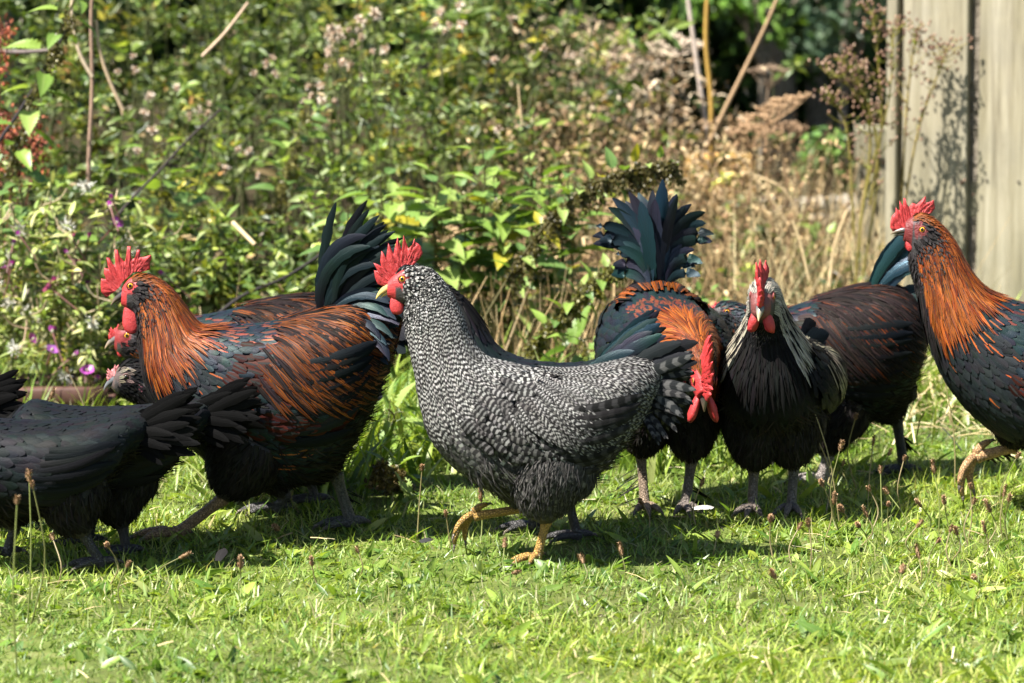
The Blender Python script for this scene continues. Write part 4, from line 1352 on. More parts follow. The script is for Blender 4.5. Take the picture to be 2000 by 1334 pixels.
class Surf:
    """closed-in-v grid surface with tangents, used to lay feathers along the body"""
    def __init__(self, P):
        self.P = P
        self.NU, self.NV = P.shape[:2]
        self.Tu = np.gradient(P, axis=0)
        self.Tv = (np.roll(P, -1, 1) - np.roll(P, 1, 1)) / 2
        N = norm(np.cross(self.Tu, self.Tv))
        cen = P.mean(1, keepdims=True)
        sgn = np.sign((N * (P - cen)).sum(-1, keepdims=True))
        sgn[sgn == 0] = 1
        self.N = N * sgn

    def ev(self, u, v):
        uc = np.clip(u, 0, self.NU - 1.0001)
        i = uc.astype(int)
        f = (uc - i)[:, None]
        vm = np.mod(v, self.NV)
        j = vm.astype(int) % self.NV
        g = (vm - np.floor(vm))[:, None]
        j2 = (j + 1) % self.NV

        def bl(A):
            return (A[i, j] * (1 - g) + A[i, j2] * g) * (1 - f) + (A[i + 1, j] * (1 - g) + A[i + 1, j2] * g) * f
        S, N, Tu, Tv = bl(self.P), norm(bl(self.N)), bl(self.Tu), bl(self.Tv)
        S = S + Tu * (u - uc)[:, None]
        return S, N, Tu, Tv

    def seeds(self, sp, u0=0.0, u1=None):
        """staggered rows of starting points, sp metres apart"""
        u1 = self.NU - 1 if u1 is None else u1
        arc = np.concatenate([[0], np.cumsum(np.linalg.norm(self.Tu, axis=-1).mean(1)[:-1])])
        a0, a1 = np.interp([u0, u1], np.arange(self.NU), arc)
        us, vs = [], []
        for k, a in enumerate(np.arange(a0, a1, sp)):
            u = float(np.interp(a, arc, np.arange(self.NU)))
            ring = self.P[min(int(round(u)), self.NU - 1)]
            circ = np.linalg.norm(np.roll(ring, -1, 0) - ring, axis=1).sum()
            m = max(3, int(circ / (sp * 1.05)))
            vv = (np.arange(m) + 0.5 * (k % 2)) * self.NV / m
            us.append(np.full(m, u) + RNG.normal(0, .3, m) * sp / max(1e-5, np.linalg.norm(self.Tu, axis=-1).mean(1)[min(int(u), self.NU - 1)]))
            vs.append(vv + RNG.normal(0, .22, m) * self.NV / m)
        return np.concatenate(us), np.concatenate(vs)


def lay(batch, surf, u, v, L, W, grav=0.0, off0=0.001, lift=0.12, rows=5, prof='round', camber=0.18, col=None, col2=None, pat=None, bulge=None, twist=0.12, curl=0.0, flow=None, flat=False):
    """feathers that start at (u, v) and run along the surface"""
    n = len(u)
    if n == 0:
        return
    L = np.broadcast_to(np.asarray(L, float), (n,))
    W = np.broadcast_to(np.asarray(W, float), (n,))
    grav = np.broadcast_to(np.asarray(grav, float), (n,))
    s = np.linspace(0, 1, rows)
    pf = PROF[prof](s)
    tw = RNG.normal(0, twist, n)
    lf = lift * (0.6 + 0.8 * RNG.random(n))
    V = np.zeros((n, rows, 3, 3))
    u, v = u.copy(), v.copy()
    for k in range(rows):
        S, N, Tu, Tv = surf.ev(u, v)
        if bulge is not None:
            S = S + N * bulge(u, v)[:, None]
        g = G_DOWN - N * (N @ G_DOWN)[:, None]
        d = norm(Tu) + grav[:, None] * g
        if flow is not None:
            d = d + flow(u, v)[:, None] * norm(Tv)
        d = norm(d)
        B = norm(np.cross(N, d))
        d = norm(d * np.cos(tw)[:, None] + B * np.sin(tw)[:, None])
        B = norm(np.cross(N, d))
        off = off0 + L * (lf * s[k] ** 1.4 + curl * s[k] ** 3)
        c = S + N * off[:, None]
        hw = (W * pf[k] / 2)[:, None]
        V[:, k, 0] = c - B * hw - N * hw * camber
        V[:, k, 1] = c + N * hw * camber
        V[:, k, 2] = c + B * hw - N * hw * camber
        if k < rows - 1:
            st = (L / (rows - 1))[:, None] * d
            a, b_, c_ = (Tu * Tu).sum(1), (Tu * Tv).sum(1), (Tv * Tv).sum(1) + 1e-9
            p, q = (st * Tu).sum(1), (st * Tv).sum(1)
            det = np.maximum(a * c_ - b_ * b_, 1e-12)
            u = u + np.clip((p * c_ - q * b_) / det, -4, 4)
            v = v + np.clip((q * a - p * b_) / det, -3, 3)
    rnd = RNG.random(n)
    cs = [0, 2] if flat else [0, 1, 2]
    V = V[:, :, cs]
    per = rows * len(cs)
    C = np.concatenate([np.repeat(col, per, 0), np.repeat(rnd, per)[:, None]], 1)
    C2 = np.concatenate([np.repeat(col2, per, 0), np.repeat(rnd, per)[:, None]], 1)
    U = np.zeros((n, rows, len(cs), 3))
    U[..., 0] = np.array([-1, 0, 1])[cs]
    U[..., 1] = s[None, :, None]
    U[..., 2] = rnd[:, None, None]
    batch.put(V, strip_faces(n, rows, len(cs)), C, C2, U.reshape(-1, 3), np.repeat(pat, per, 0))


def vary(c, n, amt=0.2, lum=0.25):
    c = np.broadcast_to(np.asarray(c, float), (n, 3))
    return np.clip(c * (1 + RNG.normal(0, lum, (n, 1))) * (1 + RNG.normal(0, amt * .4, (n, 3))), 0.001, 0.9)


def rows3(x, n):
    return np.broadcast_to(np.asarray(x, float), (n, 3))


def blade(base, th0, curl, L, W, lat=0.0, roll=0.0, col=(0.012, 0.012, 0.014), col2=None, gloss=0.6, rows=20, bars=0.0, prof='tail', fall=0.0):
    """one large tail or wing feather in the bird's own frame; th0 measured up from straight back"""
    s = np.linspace(0, 1, rows)
    th = th0 - curl * s ** 1.2
    ls = lat + fall * s ** 1.4
    d = np.stack([-np.cos(th) * np.cos(ls), np.sin(ls), np.sin(th) * np.cos(ls)], 1)
    d = norm(d)
    c = np.asarray(base, float) + np.concatenate([[np.zeros(3)], np.cumsum((d[1:] + d[:-1]) / 2 * (L / (rows - 1)), 0)])
    side = norm(np.cross(d, np.array([0, 1.0, 0])))          # in the blade's plane
    nr = norm(np.cross(side, d))
    cr, sr = math.cos(roll), math.sin(roll)
    b = side * cr + nr * sr
    nn = norm(np.cross(b, d))
    pf = (0.35 + 0.65 * np.sin(np.pi * np.clip(s * 0.62 + 0.05, 0, 1))) * np.clip(1 - np.clip((s - .6) / .405, 0, 1) ** 2.3, 0.03, 1) ** .62
    cols = 5
    x = np.linspace(-1, 1, cols)
    fray = 1 + np.where(np.abs(x)[None] > .9, RNG.normal(0, .06, (rows, cols)) - .10 * (RNG.random((rows, cols)) < .18), RNG.normal(0, .02, (rows, cols)))
    V = c[:, None] + b[:, None] * ((x[None] * fray)[..., None] * (pf * W / 2)[:, None, None]) - nn[:, None] * ((x ** 2)[None, :, None] * (pf * W * 0.07)[:, None, None])
    n = rows * cols
    bt = Batch()
    rnd = random.random()
    U = np.zeros((rows, cols, 3))
    U[..., 0] = x[None]
    U[..., 1] = s[:, None]
    U[..., 2] = rnd
    bt.put(V, strip_faces(1, rows, cols), np.tile(list(col) + [rnd], (n, 1)), np.tile(list(col2 or col) + [rnd], (n, 1)), U.reshape(-1, 3), np.tile([0.0, bars, gloss], (n, 1)))
    return bt


def grid_faces(n, m, closed=True):
    r = np.arange(n - 1)[:, None] * m
    j = np.arange(m if closed else m - 1)[None]
    j2 = (j + 1) % m
    return np.stack([r + j, r + j2, r + m + j2, r + m + j], -1).reshape(-1, 4)


BLACK = (0.006, 0.0057, 0.0058)
SOOT = (0.012, 0.011, 0.0105)
FLUFF = (0.0135, 0.0118, 0.0105)
ORANGE = (0.195, 0.048, 0.0042)
RUST = (0.085, 0.016, 0.003)
DKRED = (0.026, 0.0045, 0.0022)
RED = (0.34, 0.026, 0.027)
BARW = (0.265, 0.258, 0.243)
BARK_ = (0.0165, 0.0158, 0.0158)

# comb outlines measured on the photograph: upper edge front to back, then the base line
COMB_G = ([(240, 735), (150, 700), (115, 610), (105, 520), (150, 525), (97, 422), (150, 440), (200, 470), (185, 400), (200, 265), (225, 290), (262, 385), (270, 290), (290, 165), (310, 200), (357, 315), (375, 220), (410, 85), (430, 140), (462, 275), (475, 180), (487, 60), (515, 130), (552, 240), (600, 190), (630, 100), (645, 150), (690, 180), (715, 210), (740, 300), (700, 360), (630, 440)],
          [(300, 715), (345, 640), (390, 550), (440, 480), (520, 440), (620, 450)], 6.67, (715, 450))
COMB_D = ([(220, 875), (140, 790), (130, 680), (140, 580), (215, 590), (180, 500), (190, 415), (250, 430), (240, 380), (220, 260), (265, 262), (320, 370), (355, 370), (345, 140), (390, 140), (430, 250), (490, 330), (510, 300), (540, 85), (590, 88), (592, 230), (612, 290), (660, 260), (690, 140), (735, 140), (735, 250), (790, 250), (900, 215), (915, 260), (885, 330), (890, 440), (760, 465)],
          [(330, 790), (410, 720), (470, 630), (550, 560), (640, 480), (760, 480)], 7.847, (180, 470))
COMB_M = ([(200, 690), (155, 620), (160, 520), (185, 430), (240, 370), (245, 290), (275, 330), (310, 340), (305, 180), (335, 220), (365, 265), (375, 140), (405, 145), (425, 230), (465, 290), (520, 220), (560, 235), (590, 245), (660, 180), (730, 110), (738, 130), (730, 220), (800, 200), (865, 170), (872, 210), (882, 310), (830, 380), (760, 408)],
          [(290, 670), (385, 620), (460, 540), (560, 470), (650, 410), (760, 425)], 8.34, (1720, 370))


class Bird:
    def __init__(self, name, label, cat, root_px=None, root=None, yaw=math.pi, group='flock of chickens crossing the lawn'):
        p = ground_at(*root_px) if root is None else np.asarray(root, float)
        p[2] = float(terrain(p[0], p[1])) if root is None else p[2]
        self.root = p
        self.yaw = yaw
        self.h = np.array([math.cos(yaw), math.sin(yaw), 0])
        self.nr = np.array([-self.h[1], self.h[0], 0])
        self.o = empty(name, p, yaw, label=label, cat=cat, group=group)

    def loc(self, x, y):
        """photograph pixel -> (forward, up) in this bird's middle plane"""
        d = ray(x, y)
        c = np.array([0, 0, CAM_H])
        t = np.dot(self.root - c, self.nr) / np.dot(d, self.nr)
        q = c + d * t - self.root
        return np.array([np.dot(q, self.h), q[2]])

    def shape(self, pairs, widths, anchors=None, px=True, sway=None, belly=1.0):
        conv = (lambda a: self.loc(*a)) if px else (lambda a: np.array(a, float))
        top = np.array([conv(a) for a, b in pairs])
        bot = np.array([conv(b) for a, b in pairs])
        wd = np.asarray(widths, float)
        # the plumage stands off the skin: draw the skin in by that much
        ax = norm(top - bot)
        ins = np.interp(np.arange(len(top)) / (len(top) - 1), [0, .15, .3, .5, 1], [0, .003, .0105, .0105, .008])[:, None]
        top = top - ax * ins
        bot = bot + ax * ins * 1.15
        wd = np.maximum(wd - ins[:, 0] * .6, .01)
        n = len(top)
        self.n = n
        self.top, self.bot, self.wd = top, bot, wd
        sw = np.zeros(n) if sway is None else np.asarray(sway, float)
        self.sway = sw
        A = spline(np.concatenate([top, bot, wd[:, None], sw[:, None]], 1), (n - 1) * SUB + 1)
        NV = 28
        a = np.linspace(0, 2 * np.pi, NV, endpoint=False)
        c = (A[:, 0:2] + A[:, 2:4]) / 2
        h = (A[:, 0:2] - A[:, 2:4]) / 2
        P = np.zeros((len(A), NV, 3))
        ca, sa = np.cos(a), np.sin(a)
        # slightly squared section so the flanks are full
        k = 1 + 0.07 * np.sin(2 * a) ** 2
        P[..., 0] = c[:, None, 0] + ca * k * h[:, None, 0]
        P[..., 2] = c[:, None, 1] + ca * k * h[:, None, 1]
        P[..., 1] = A[:, 5][:, None] + sa * k * A[:, 4][:, None]
        self.S = Surf(P)
        self.NV = NV
        he, ne = anchors or (3, 8)
        self.q_of = lambda u: np.interp(u / SUB, [0, he, ne, n - 1], [0, 3, 8, 15])
        self.u_of = lambda q: float(np.interp(q, [0, 3, 8, 15], [0, he, ne, n - 1]) * SUB)
        self.phi_of = lambda v: np.abs(np.mod(v + NV / 2, NV) - NV / 2) / NV * 2 * np.pi
        # head frame
        cs = (top + bot) / 2
        self.c0 = cs[0]
        f = cs[0] - cs[2]
        self.hf = f / np.linalg.norm(f)
        self.hu = np.array([self.hf[1], -self.hf[0]]) * (1 if self.hf[0] > 0 else 1)
        if np.dot(self.hu, top[1] - bot[1]) < 0:
            self.hu = -self.hu

    def hp(self, fwd, up, y=0.0):
        p = self.c0 + self.hf * fwd + self.hu * up
        return np.array([p[0], y + self.sway[0], p[1]])

    # ---------------------------------------------------------------- body with legs, one mesh
    def body(self, legs, face=RED, skin=(0.03, 0.026, 0.026), eye_at=(-0.0265, 0.013), face_r=0.02):
        Vs, Fs, Cs, Ms = [], [], [], []
        cnt = 0

        def put(g, col, mi):
            nonlocal cnt
            n, m = g.shape[:2]
            V = g.reshape(-1, 3)
            c0, c1 = g[0].mean(0), g[-1].mean(0)
            V = np.concatenate([V, [c0, c1]])
            F = grid_faces(n, m)
            j = np.arange(m)
            cap0 = np.stack([np.full(m, n * m), (j + 1) % m, j, np.full(m, n * m)], 1)
            cap1 = np.stack([np.full(m, n * m + 1), (n - 1) * m + j, (n - 1) * m + (j + 1) % m, np.full(m, n * m + 1)], 1)
            tri = np.concatenate([F[:, [0, 1, 2]], F[:, [0, 2, 3]], cap0[:, :3], cap1[:, :3]])
            col = np.asarray(col, float)
            C = np.broadcast_to(col, (len(V), 3)) if col.ndim == 1 else np.concatenate([col, col[:1], col[-1:]])
            Vs.append(V)
            Fs.append(tri + cnt)
            Cs.append(np.concatenate([C, np.ones((len(V), 1))], 1))
            Ms.append(np.full(len(tri), mi))
            cnt += len(V)

        P = self.S.P
        e = self.hp(*eye_at)
        dist = np.sqrt((P[..., 0] - e[0]) ** 2 + (P[..., 2] - e[2]) ** 2)
        q = self.q_of(np.arange(P.shape[0]))[:, None] + 0 * P[..., 0]
        red = ((dist < face_r) & (q < 3.0)) | (q < 0.9)
        C = np.where(red[..., None], np.asarray(face), np.asarray(skin)).reshape(-1, 3)
        put(P, C, 0)
        self.thighs = []
        self.leg_info = legs
        for lg in legs:
            y = lg['y']
            hip, hock, foot = (np.array([a[0], y * k, a[1]]) for a, k in ((lg['hip'], 0.8), (lg['hock'], 1.0), (lg['foot'], lg.get('spread', 1.0))))
            r = lg.get('r', 0.05)
            mid = hip * 0.45 + hock * 0.55 + np.array([lg.get('fwd', 0.012), 0, 0])
            tp = spline([hip, mid, hock], 10)
            tr = np.interp(np.linspace(0, 1, 10), [0, .3, .6, .85, 1], [r * 0.95, r, r * 0.72, r * 0.38, 0.011])
            tg = tube_grid(tp, tr, 14)
            put(tg, np.array(skin), 0)
            self.thighs.append(Surf(tg))
            sr = lg.get('sr', 0.0072)
            sp_ = spline([hock + (hip - hock) * 0.02, hock, hock * .5 + foot * .5, foot], 12)
            rr = np.interp(np.linspace(0, 1, 12), [0, .3, .5, .8, 1], [sr * 1.25, sr * 1.35, sr * 0.95, sr, sr * 1.25])
            put(tube_grid(sp_, rr, 10), np.array(lg['col']), 1)
            # toes
            pit = lg.get('pitch', 0.0)
            az0 = lg.get('toe_az', 0.0)
            curl = lg.get('curl', 0.0)
            for az, ln in ((0, 0.062), (0.5, 0.05), (-0.5, 0.05), (math.pi + 0.25, 0.026)):
                ln *= lg.get('toe', 1.0)
                back = abs(az) > 2
                pts = []
                pos = foot + np.array([0, 0, 0.004 if not back else 0.008])
                ang = (pit + (0 if lg.get('stand', True) else (.3 if az > 0.1 else (-.22 if az < -.1 else 0)))) if not back else -pit
                pts.append(pos.copy())
                nseg = 5
                for k in range(nseg):
                    a = ang + (0.25 - 0.16 * k) * (1 if not back else .6) - curl * (k + 1) / nseg
                    hd = np.array([math.cos(az + az0), math.sin(az + az0), 0])
                    pos = pos + (hd * math.cos(a) + np.array([0, 0, math.sin(a)])) * ln / nseg
                    if lg.get('stand', True):
                        pos[2] = max(pos[2], 0.006 - 0.003 * (k == nseg - 1))
                    pts.append(pos.copy())
                pts = np.array(pts)
                tr_ = np.array([sr * 1.0, sr * .78, sr * .82, sr * .7, sr * .6, sr * .42])
                put(tube_grid(pts, tr_, 8), np.array(lg['col']), 1)
                d = norm(pts[-1] - pts[-2])
                cl = np.array([pts[-1] - d * .002, pts[-1] + d * 0.006 + [0, 0, 0.0005], pts[-1] + d * 0.012 - [0, 0, 0.004]])
                put(tube_grid(cl, np.array([sr * .38, sr * .3, sr * .06]), 6), np.array([0.16, 0.13, 0.1]), 1)
        me = mesh_np('body', np.concatenate(Vs), np.concatenate(Fs), [M['skin'], M['shank']], {'fcol': ('FLOAT_COLOR', np.concatenate(Cs))}, np.concatenate(Ms))
        return link('body', me, self.o)

    # ---------------------------------------------------------------- head pieces
    def comb(self, spec, ref=None, col=RED, thick=0.0042, scale=1.0, lean=0.0, wave=.0016):
        topz, basez, k, off = spec
        src = ref or self
        tp = np.array([src.loc(off[0] + x / k, off[1] + y / k) for x, y in topz])
        bp = np.array([src.loc(off[0] + x / k, off[1] + y / k) for x, y in basez])
        if src is not self:
            tp, bp = ([np.array([np.dot(p - src.c0, src.hf), np.dot(p - src.c0, src.hu)]) * scale for p in a] for a in (tp, bp))
            tp, bp = (np.array([self.c0 + self.hf * p[0] + self.hu * p[1] for p in a]) for a in (tp, bp))
        m = len(tp)
        nc = (m - 1) * 3 + 1
        t = np.linspace(0, m - 1, nc)
        T = np.stack([np.interp(t, np.arange(m), tp[:, i]) for i in (0, 1)], 1)
        B = spline(bp, nc)
        hgt = np.linalg.norm(T - B, axis=1)
        nr = 8
        r = np.linspace(0, 1, nr)
        V = np.zeros((2, nc, nr, 3))
        p = B[:, None] * (1 - r[None, :, None]) + T[:, None] * r[None, :, None]
        th = thick * np.clip(1.0 - 0.62 * r ** 0.8, 0, 1)[None] * np.ones((nc, 1))
        th[:, -1] *= 0.3
        edge = np.minimum(np.arange(nc), nc - 1 - np.arange(nc)) / 4.0
        th = th * np.clip(0.35 + edge, 0, 1)[:, None]
        wav = wave * np.sin(np.linspace(0, 9, nc))[:, None] * r[None] + lean * (hgt[:, None] * r[None])
        lump = 0.0009 * RNG.standard_normal((nc, nr))
        for sd, sg in ((0, 1), (1, -1)):
            V[sd, ..., 0] = p[..., 0]
            V[sd, ..., 2] = p[..., 1]
            V[sd, ..., 1] = sg * th + wav + sg * lump * (r < .95) + self.sway[1]
        F0 = strip_faces(1, nc, nr)
        F1 = F0[:, ::-1] + nc * nr
        i = np.arange(nc - 1)
        a, b = i * nr + nr - 1, (i + 1) * nr + nr - 1
        rim = np.stack([a, b, b + nc * nr, a + nc * nr], 1)[:, ::-1]
        e0 = np.arange(nr - 1)
        ends = np.concatenate([np.stack([e0, e0 + 1, e0 + 1 + nc * nr, e0 + nc * nr], 1), np.stack([e0, e0 + nc * nr, e0 + 1 + nc * nr, e0 + 1], 1) + (nc - 1) * nr])
        C = np.tile(list(col) + [1.0], (2 * nc * nr, 1))
        me = mesh_np('comb', V.reshape(-1, 3), np.concatenate([F0, F1, rim, ends]), [M['comb']], {'fcol': ('FLOAT_COLOR', C)})
        link('comb', me, self.o)

    def lobe(self, name, c, size, ydir, col, tilt=0.0, hang=True):
        """flattened hanging flap: wattle or ear lobe"""
        nu, nv = 9, 14
        th = np.linspace(0.02, np.pi - 0.02, nu)
        ph = np.linspace(0, 2 * np.pi, nv, endpoint=False)
        w_ = np.sin(th) ** 0.8 * (0.55 + 0.45 * np.linspace(0, 1, nu) ** 0.7)
        g = np.stack([w_[:, None] * np.cos(ph) * size[0], w_[:, None] * np.sin(ph) * size[1], np.repeat(np.cos(th)[:, None], nv, 1) * size[2] - size[2]], -1)
        g += RNG.normal(0, 0.0005, g.shape)
        ct, st = math.cos(tilt), math.sin(tilt)
        g = np.stack([g[..., 0] * ct + g[..., 2] * st, g[..., 1], -g[..., 0] * st + g[..., 2] * ct], -1)
        g[..., 1] += ydir * (-g[..., 2]) * 0.12
        g = g + c
        me = mesh_np(name, g.reshape(-1, 3), grid_faces(nu, nv), [M['comb']], {'fcol': ('FLOAT_COLOR', np.tile(list(col) + [1.0], (nu * nv, 1)))})
        link(name, me, self.o)

    def head(self, beak_col=(0.022, 0.022, 0.025), beak_tip=(0.16, 0.115, 0.065), wattle=(0.013, 0.0045, 0.020), wat_at=(-0.012, -0.008), ear=0.007, droop=0.75, red=RED, eye_at=(-0.0265, 0.013), eye_y=None, blen=0.030, eye_r=0.0062, eye='eye', splay=.12):
        # beak: upper and lower mandible, hooked
        for nm, up, ln, hh in (('upper_beak', 1, blen, 0.0098), ('lower_beak', -1, blen * 0.7, 0.0052)):
            k = 9
            s = np.linspace(0, 1, k)
            ang = -droop * (0.55 + 0.75 * s ** 1.5) if up > 0 else -droop * (0.58 + 0.45 * s)
            d = np.stack([np.cos(ang), np.sin(ang)], 1) * ln / (k - 1)
            pth = np.concatenate([[[0, 0]], np.cumsum(d, 0)[:-1]]) + np.array([-0.004, 0.001 if up > 0 else -0.0030])
            rh = hh * (1 - s ** 1.4 * 0.93)
            rw = 0.0088 * (1 - s ** 1.3 * 0.93) * (1 if up > 0 else .85)
            g = np.zeros((k, 10, 3))
            a = np.linspace(0, 2 * np.pi, 10, endpoint=False)
            for i in range(k):
                tn = d[min(i, k - 1)] / np.linalg.norm(d[min(i, k - 1)])
                nn = np.array([-tn[1], tn[0]])
                for j in range(10):
                    v_ = math.cos(a[j]) * rh[i] * (1.0 if math.cos(a[j]) * up > 0 else 0.45)
                    g[i, j] = self.hp(pth[i][0] + nn[0] * v_, pth[i][1] + nn[1] * v_, math.sin(a[j]) * rw[i])
            cc = np.array(beak_col)[None] * (1 - s[:, None] ** 1.6) + np.array(beak_tip)[None] * s[:, None] ** 1.6
            C = np.concatenate([np.repeat(cc, 10, 0), np.ones((k * 10, 1))], 1)
            me = mesh_np(nm, g.reshape(-1, 3), grid_faces(k, 10), [M['horn']], {'fcol': ('FLOAT_COLOR', C)})
            link(nm, me, self.o)
        # eyes
        for sg in (1, -1):
            e = self.hp(*eye_at)
            P = self.S.P
            dd = (P[..., 0] - e[0]) ** 2 + (P[..., 2] - e[2]) ** 2 + 10 * (np.sign(P[..., 1] - self.sway[0]) != sg)
            pt = P.reshape(-1, 3)[dd.argmin()]
            y = pt[1] - sg * eye_r * 0.55
            bm_v = []
            nu, nv = 9, 16
            th = np.linspace(0, np.pi, nu)
            ph = np.linspace(0, 2 * np.pi, nv, endpoint=False)
            g = np.stack([np.sin(th)[:, None] * np.cos(ph), np.sin(th)[:, None] * np.sin(ph), np.repeat(np.cos(th)[:, None], nv, 1)], -1) * eye_r
            me = mesh_np('eye', g.reshape(-1, 3), grid_faces(nu, nv), [M[eye]])
            o = link('eye', me, self.o, loc=(e[0], y, e[2]))
            o.rotation_euler = (-sg * math.pi / 2 * 0.94, sg * 0.0, sg * -0.12 if sg > 0 else 0.12)
            # lid ring
            ring = np.array([[math.cos(t) * eye_r * 1.12, 0, math.sin(t) * eye_r * 0.98] for t in np.linspace(0, 2 * np.pi, 15)])
            ring = ring + np.array([e[0], y + sg * eye_r * 0.52, e[2]])
            rg = tube_grid(ring, np.full(15, 0.0014), 6)
            me = mesh_np('eyelid', rg.reshape(-1, 3), grid_faces(15, 6), [M['skin']], {'fcol': ('FLOAT_COLOR', np.tile([red[0] * .55, red[1] * 1.4, red[2] * 1.2, 1], (90, 1)))})
            link('eyelid', me, self.o)
            if wattle:
                c = self.hp(wat_at[0], wat_at[1], sg * 0.0075)
                self.lobe('wattle', c, wattle, sg * splay / .12, red)
            if ear:
                c = self.hp(-0.050, -0.004, sg * float(np.interp(2.4, np.arange(self.n), self.wd)) * 1.04 + self.sway[2] - self.sway[0])
                self.lobe('ear_lobe', c, (ear * .8, ear * .35, ear * 1.3), 0, tuple(np.array(red) * np.array([.55, .9, 1.2])), 0.3)

    # ---------------------------------------------------------------- plumage
    def plumage(self, st, dens=1.0, eye_at=(-0.0265, 0.013), face_r=0.017):
        S, NV = self.S, self.NV
        q_of, phi_of, u_of = self.q_of, self.phi_of, self.u_of
        e = self.hp(*eye_at)

        def seeds(sp, q0, q1, keep):
            u, v = S.seeds(sp * dens, u_of(q0), u_of(q1))
            q, ph = q_of(u), phi_of(v)
            pos = S.ev(u, v)[0]
            m = keep(q, ph, pos)
            return u[m], v[m], q[m], ph[m], pos[m]

        def go(batch, zone, u, v, q, ph, pos, L, W, **kw):
            n = len(u)
            if n == 0:
                return
            c, c2, pt = st[zone](n, q, ph, pos)
            lay(batch, S, u, v, L, W, col=c, col2=c2, pat=pt, **kw)

        # head: tiny
        b = Batch()
        d_eye = lambda p: np.hypot(p[:, 0] - e[0], p[:, 2] - e[2])
        u, v, q, ph, pos = seeds(0.0040, 0.95, 4.2, lambda q, ph, p: (d_eye(p) > face_r * (0.45 + 0.55 * (p[:, 0] > e[0]))) & ((q > 1.5) | (ph < .8)))
        go(b, 'head', u, v, q, ph, pos, 0.011 + 0.004 * RNG.random(len(u)), 0.0052, lift=0.3, rows=4, prof='point', camber=.1, flat=True)
        b.build('head_feathers', M['feather'], self.o, kind='stuff')
        # breast, back, flanks
        b = Batch()
        u, v, q, ph, pos = seeds(0.0105, 6.0, 15.0, lambda q, ph, p: RNG.random(len(q)) < np.clip((q - 5.8) / 1.0, 0, 1))
        L = np.interp(q, [6, 8, 11, 14, 15], [0.026, 0.034, 0.042, 0.046, 0.04])
        go(b, 'body', u, v, q, ph, pos, L * (0.95 + .3 * RNG.random(len(u))), L * 0.55, lift=0.085, grav=0.1, prof='round', rows=4)
        b.build('body_feathers', M['feather'], self.o, kind='stuff')
        # loose down on belly and round the legs
        b = Batch()
        u, v, q, ph, pos = seeds(0.0062, 9.0, 15.0, lambda q, ph, p: RNG.random(len(q)) < np.clip((ph - 1.75) / .5, 0, 1))
        go(b, 'fluff', u, v, q, ph, pos, 0.020 + 0.030 * RNG.random(len(u)) ** 2, 0.0016 + .0026 * RNG.random(len(u)), lift=0.45, grav=0.3, rows=4, prof='point', twist=0.5, flat=True)
        for T_ in self.thighs:
            for sp, ln, wd, lf, pr, z in ((0.0105 * dens, 0.032, 0.018, 0.14, 'round', 'thigh'), (0.0052 * dens, 0.026, 0.0026, 0.4, 'point', 'fluff')):
                u, v = T_.seeds(sp, 0.5, 7.0)
                n = len(u)
                c, c2, pt = st[z](n, np.full(n, 11.0), np.full(n, 2.4), T_.ev(u, v)[0])
                lay(b, T_, u, v, ln * (.7 + .6 * RNG.random(n)) * np.interp(u, [0, 5, 7.2], [1, .85, .5]), wd * np.interp(u, [0, 5, 7.2], [1, .85, .6]), lift=lf, rows=4, prof=pr, twist=.3, flat=pr == 'point', col=c, col2=c2, pat=pt)
        b.build('belly_down', M['feather'], self.o, kind='stuff')
        # wings: coverts over a raised shield, then long flight feathers
        q0, q1, f0, f1 = st.get('wing_zone', (8.2, 13.0, 0.75, 2.0))
        ua, ub = u_of(q0), u_of(q1)

        def bulge(u, v):
            ph = phi_of(v)
            a = np.clip((u - ua) / (ub - ua), 0, 1)
            t = np.clip((ph - f0) / (f1 - f0), 0, 1)
            return 0.020 * np.sin(np.pi * np.clip(a * .88 + .08, 0, 1)) ** .6 * np.sin(np.pi * np.clip(t, 0.02, .98)) ** 0.45 * (t > 0) * (t < 1)
        for sg in (1, -1):
            b = Batch()
            sd = (lambda v: ((np.mod(v, NV) < NV / 2) if sg > 0 else (np.mod(v, NV) >= NV / 2)))
            u, v = S.seeds(0.0118 * dens, ua, ub - (ub - ua) * .25)
            ph = phi_of(v)
            a = (u - ua) / (ub - ua)
            m = sd(v) & (ph > f0 + .25 * a) & (ph < f1 - 0.12)
            u, v, ph, a = u[m], v[m], ph[m], a[m]
            q = q_of(u)
            c, c2, pt = st['wing'](len(u), q, ph, S.ev(u, v)[0])
            L = np.interp(a, [0, .5, 1], [0.026, 0.042, 0.06])
            lay(b, S, u, v, L, L * .55, lift=0.10, grav=0.12, col=c, col2=c2, pat=pt, bulge=lambda uu, vv: bulge(uu, vv) + 0.003, prof='round', off0=0.003)
            w_o = b.build('wing', M['feather'], self.o)
            nf = 9
            for k in range(nf):
                fb = Batch()
                t = k / (nf - 1)
                ph0 = f0 + .35 + (f1 - f0 - .42) * t
                v0 = np.array([ph0 / (2 * np.pi) * NV]) * sg
                u0 = np.array([ua + (ub - ua) * (0.50 - 0.10 * t)])
                c, c2, pt = st['flight'](1, q_of(u0), np.array([ph0]), None)
                lay(fb, S, u0, v0, np.array([0.135 - 0.035 * abs(t - .6)]), np.array([0.021]), lift=0.05, grav=0.02 + .12 * t, rows=9, prof='round', off0=0.012 - 0.006 * t, col=c, col2=c2, pat=pt, bulge=lambda uu, vv: np.maximum(bulge(uu, vv), 0.010), twist=.05, camber=.22)
                fb.build('flight_feather', M['feather'], w_o)
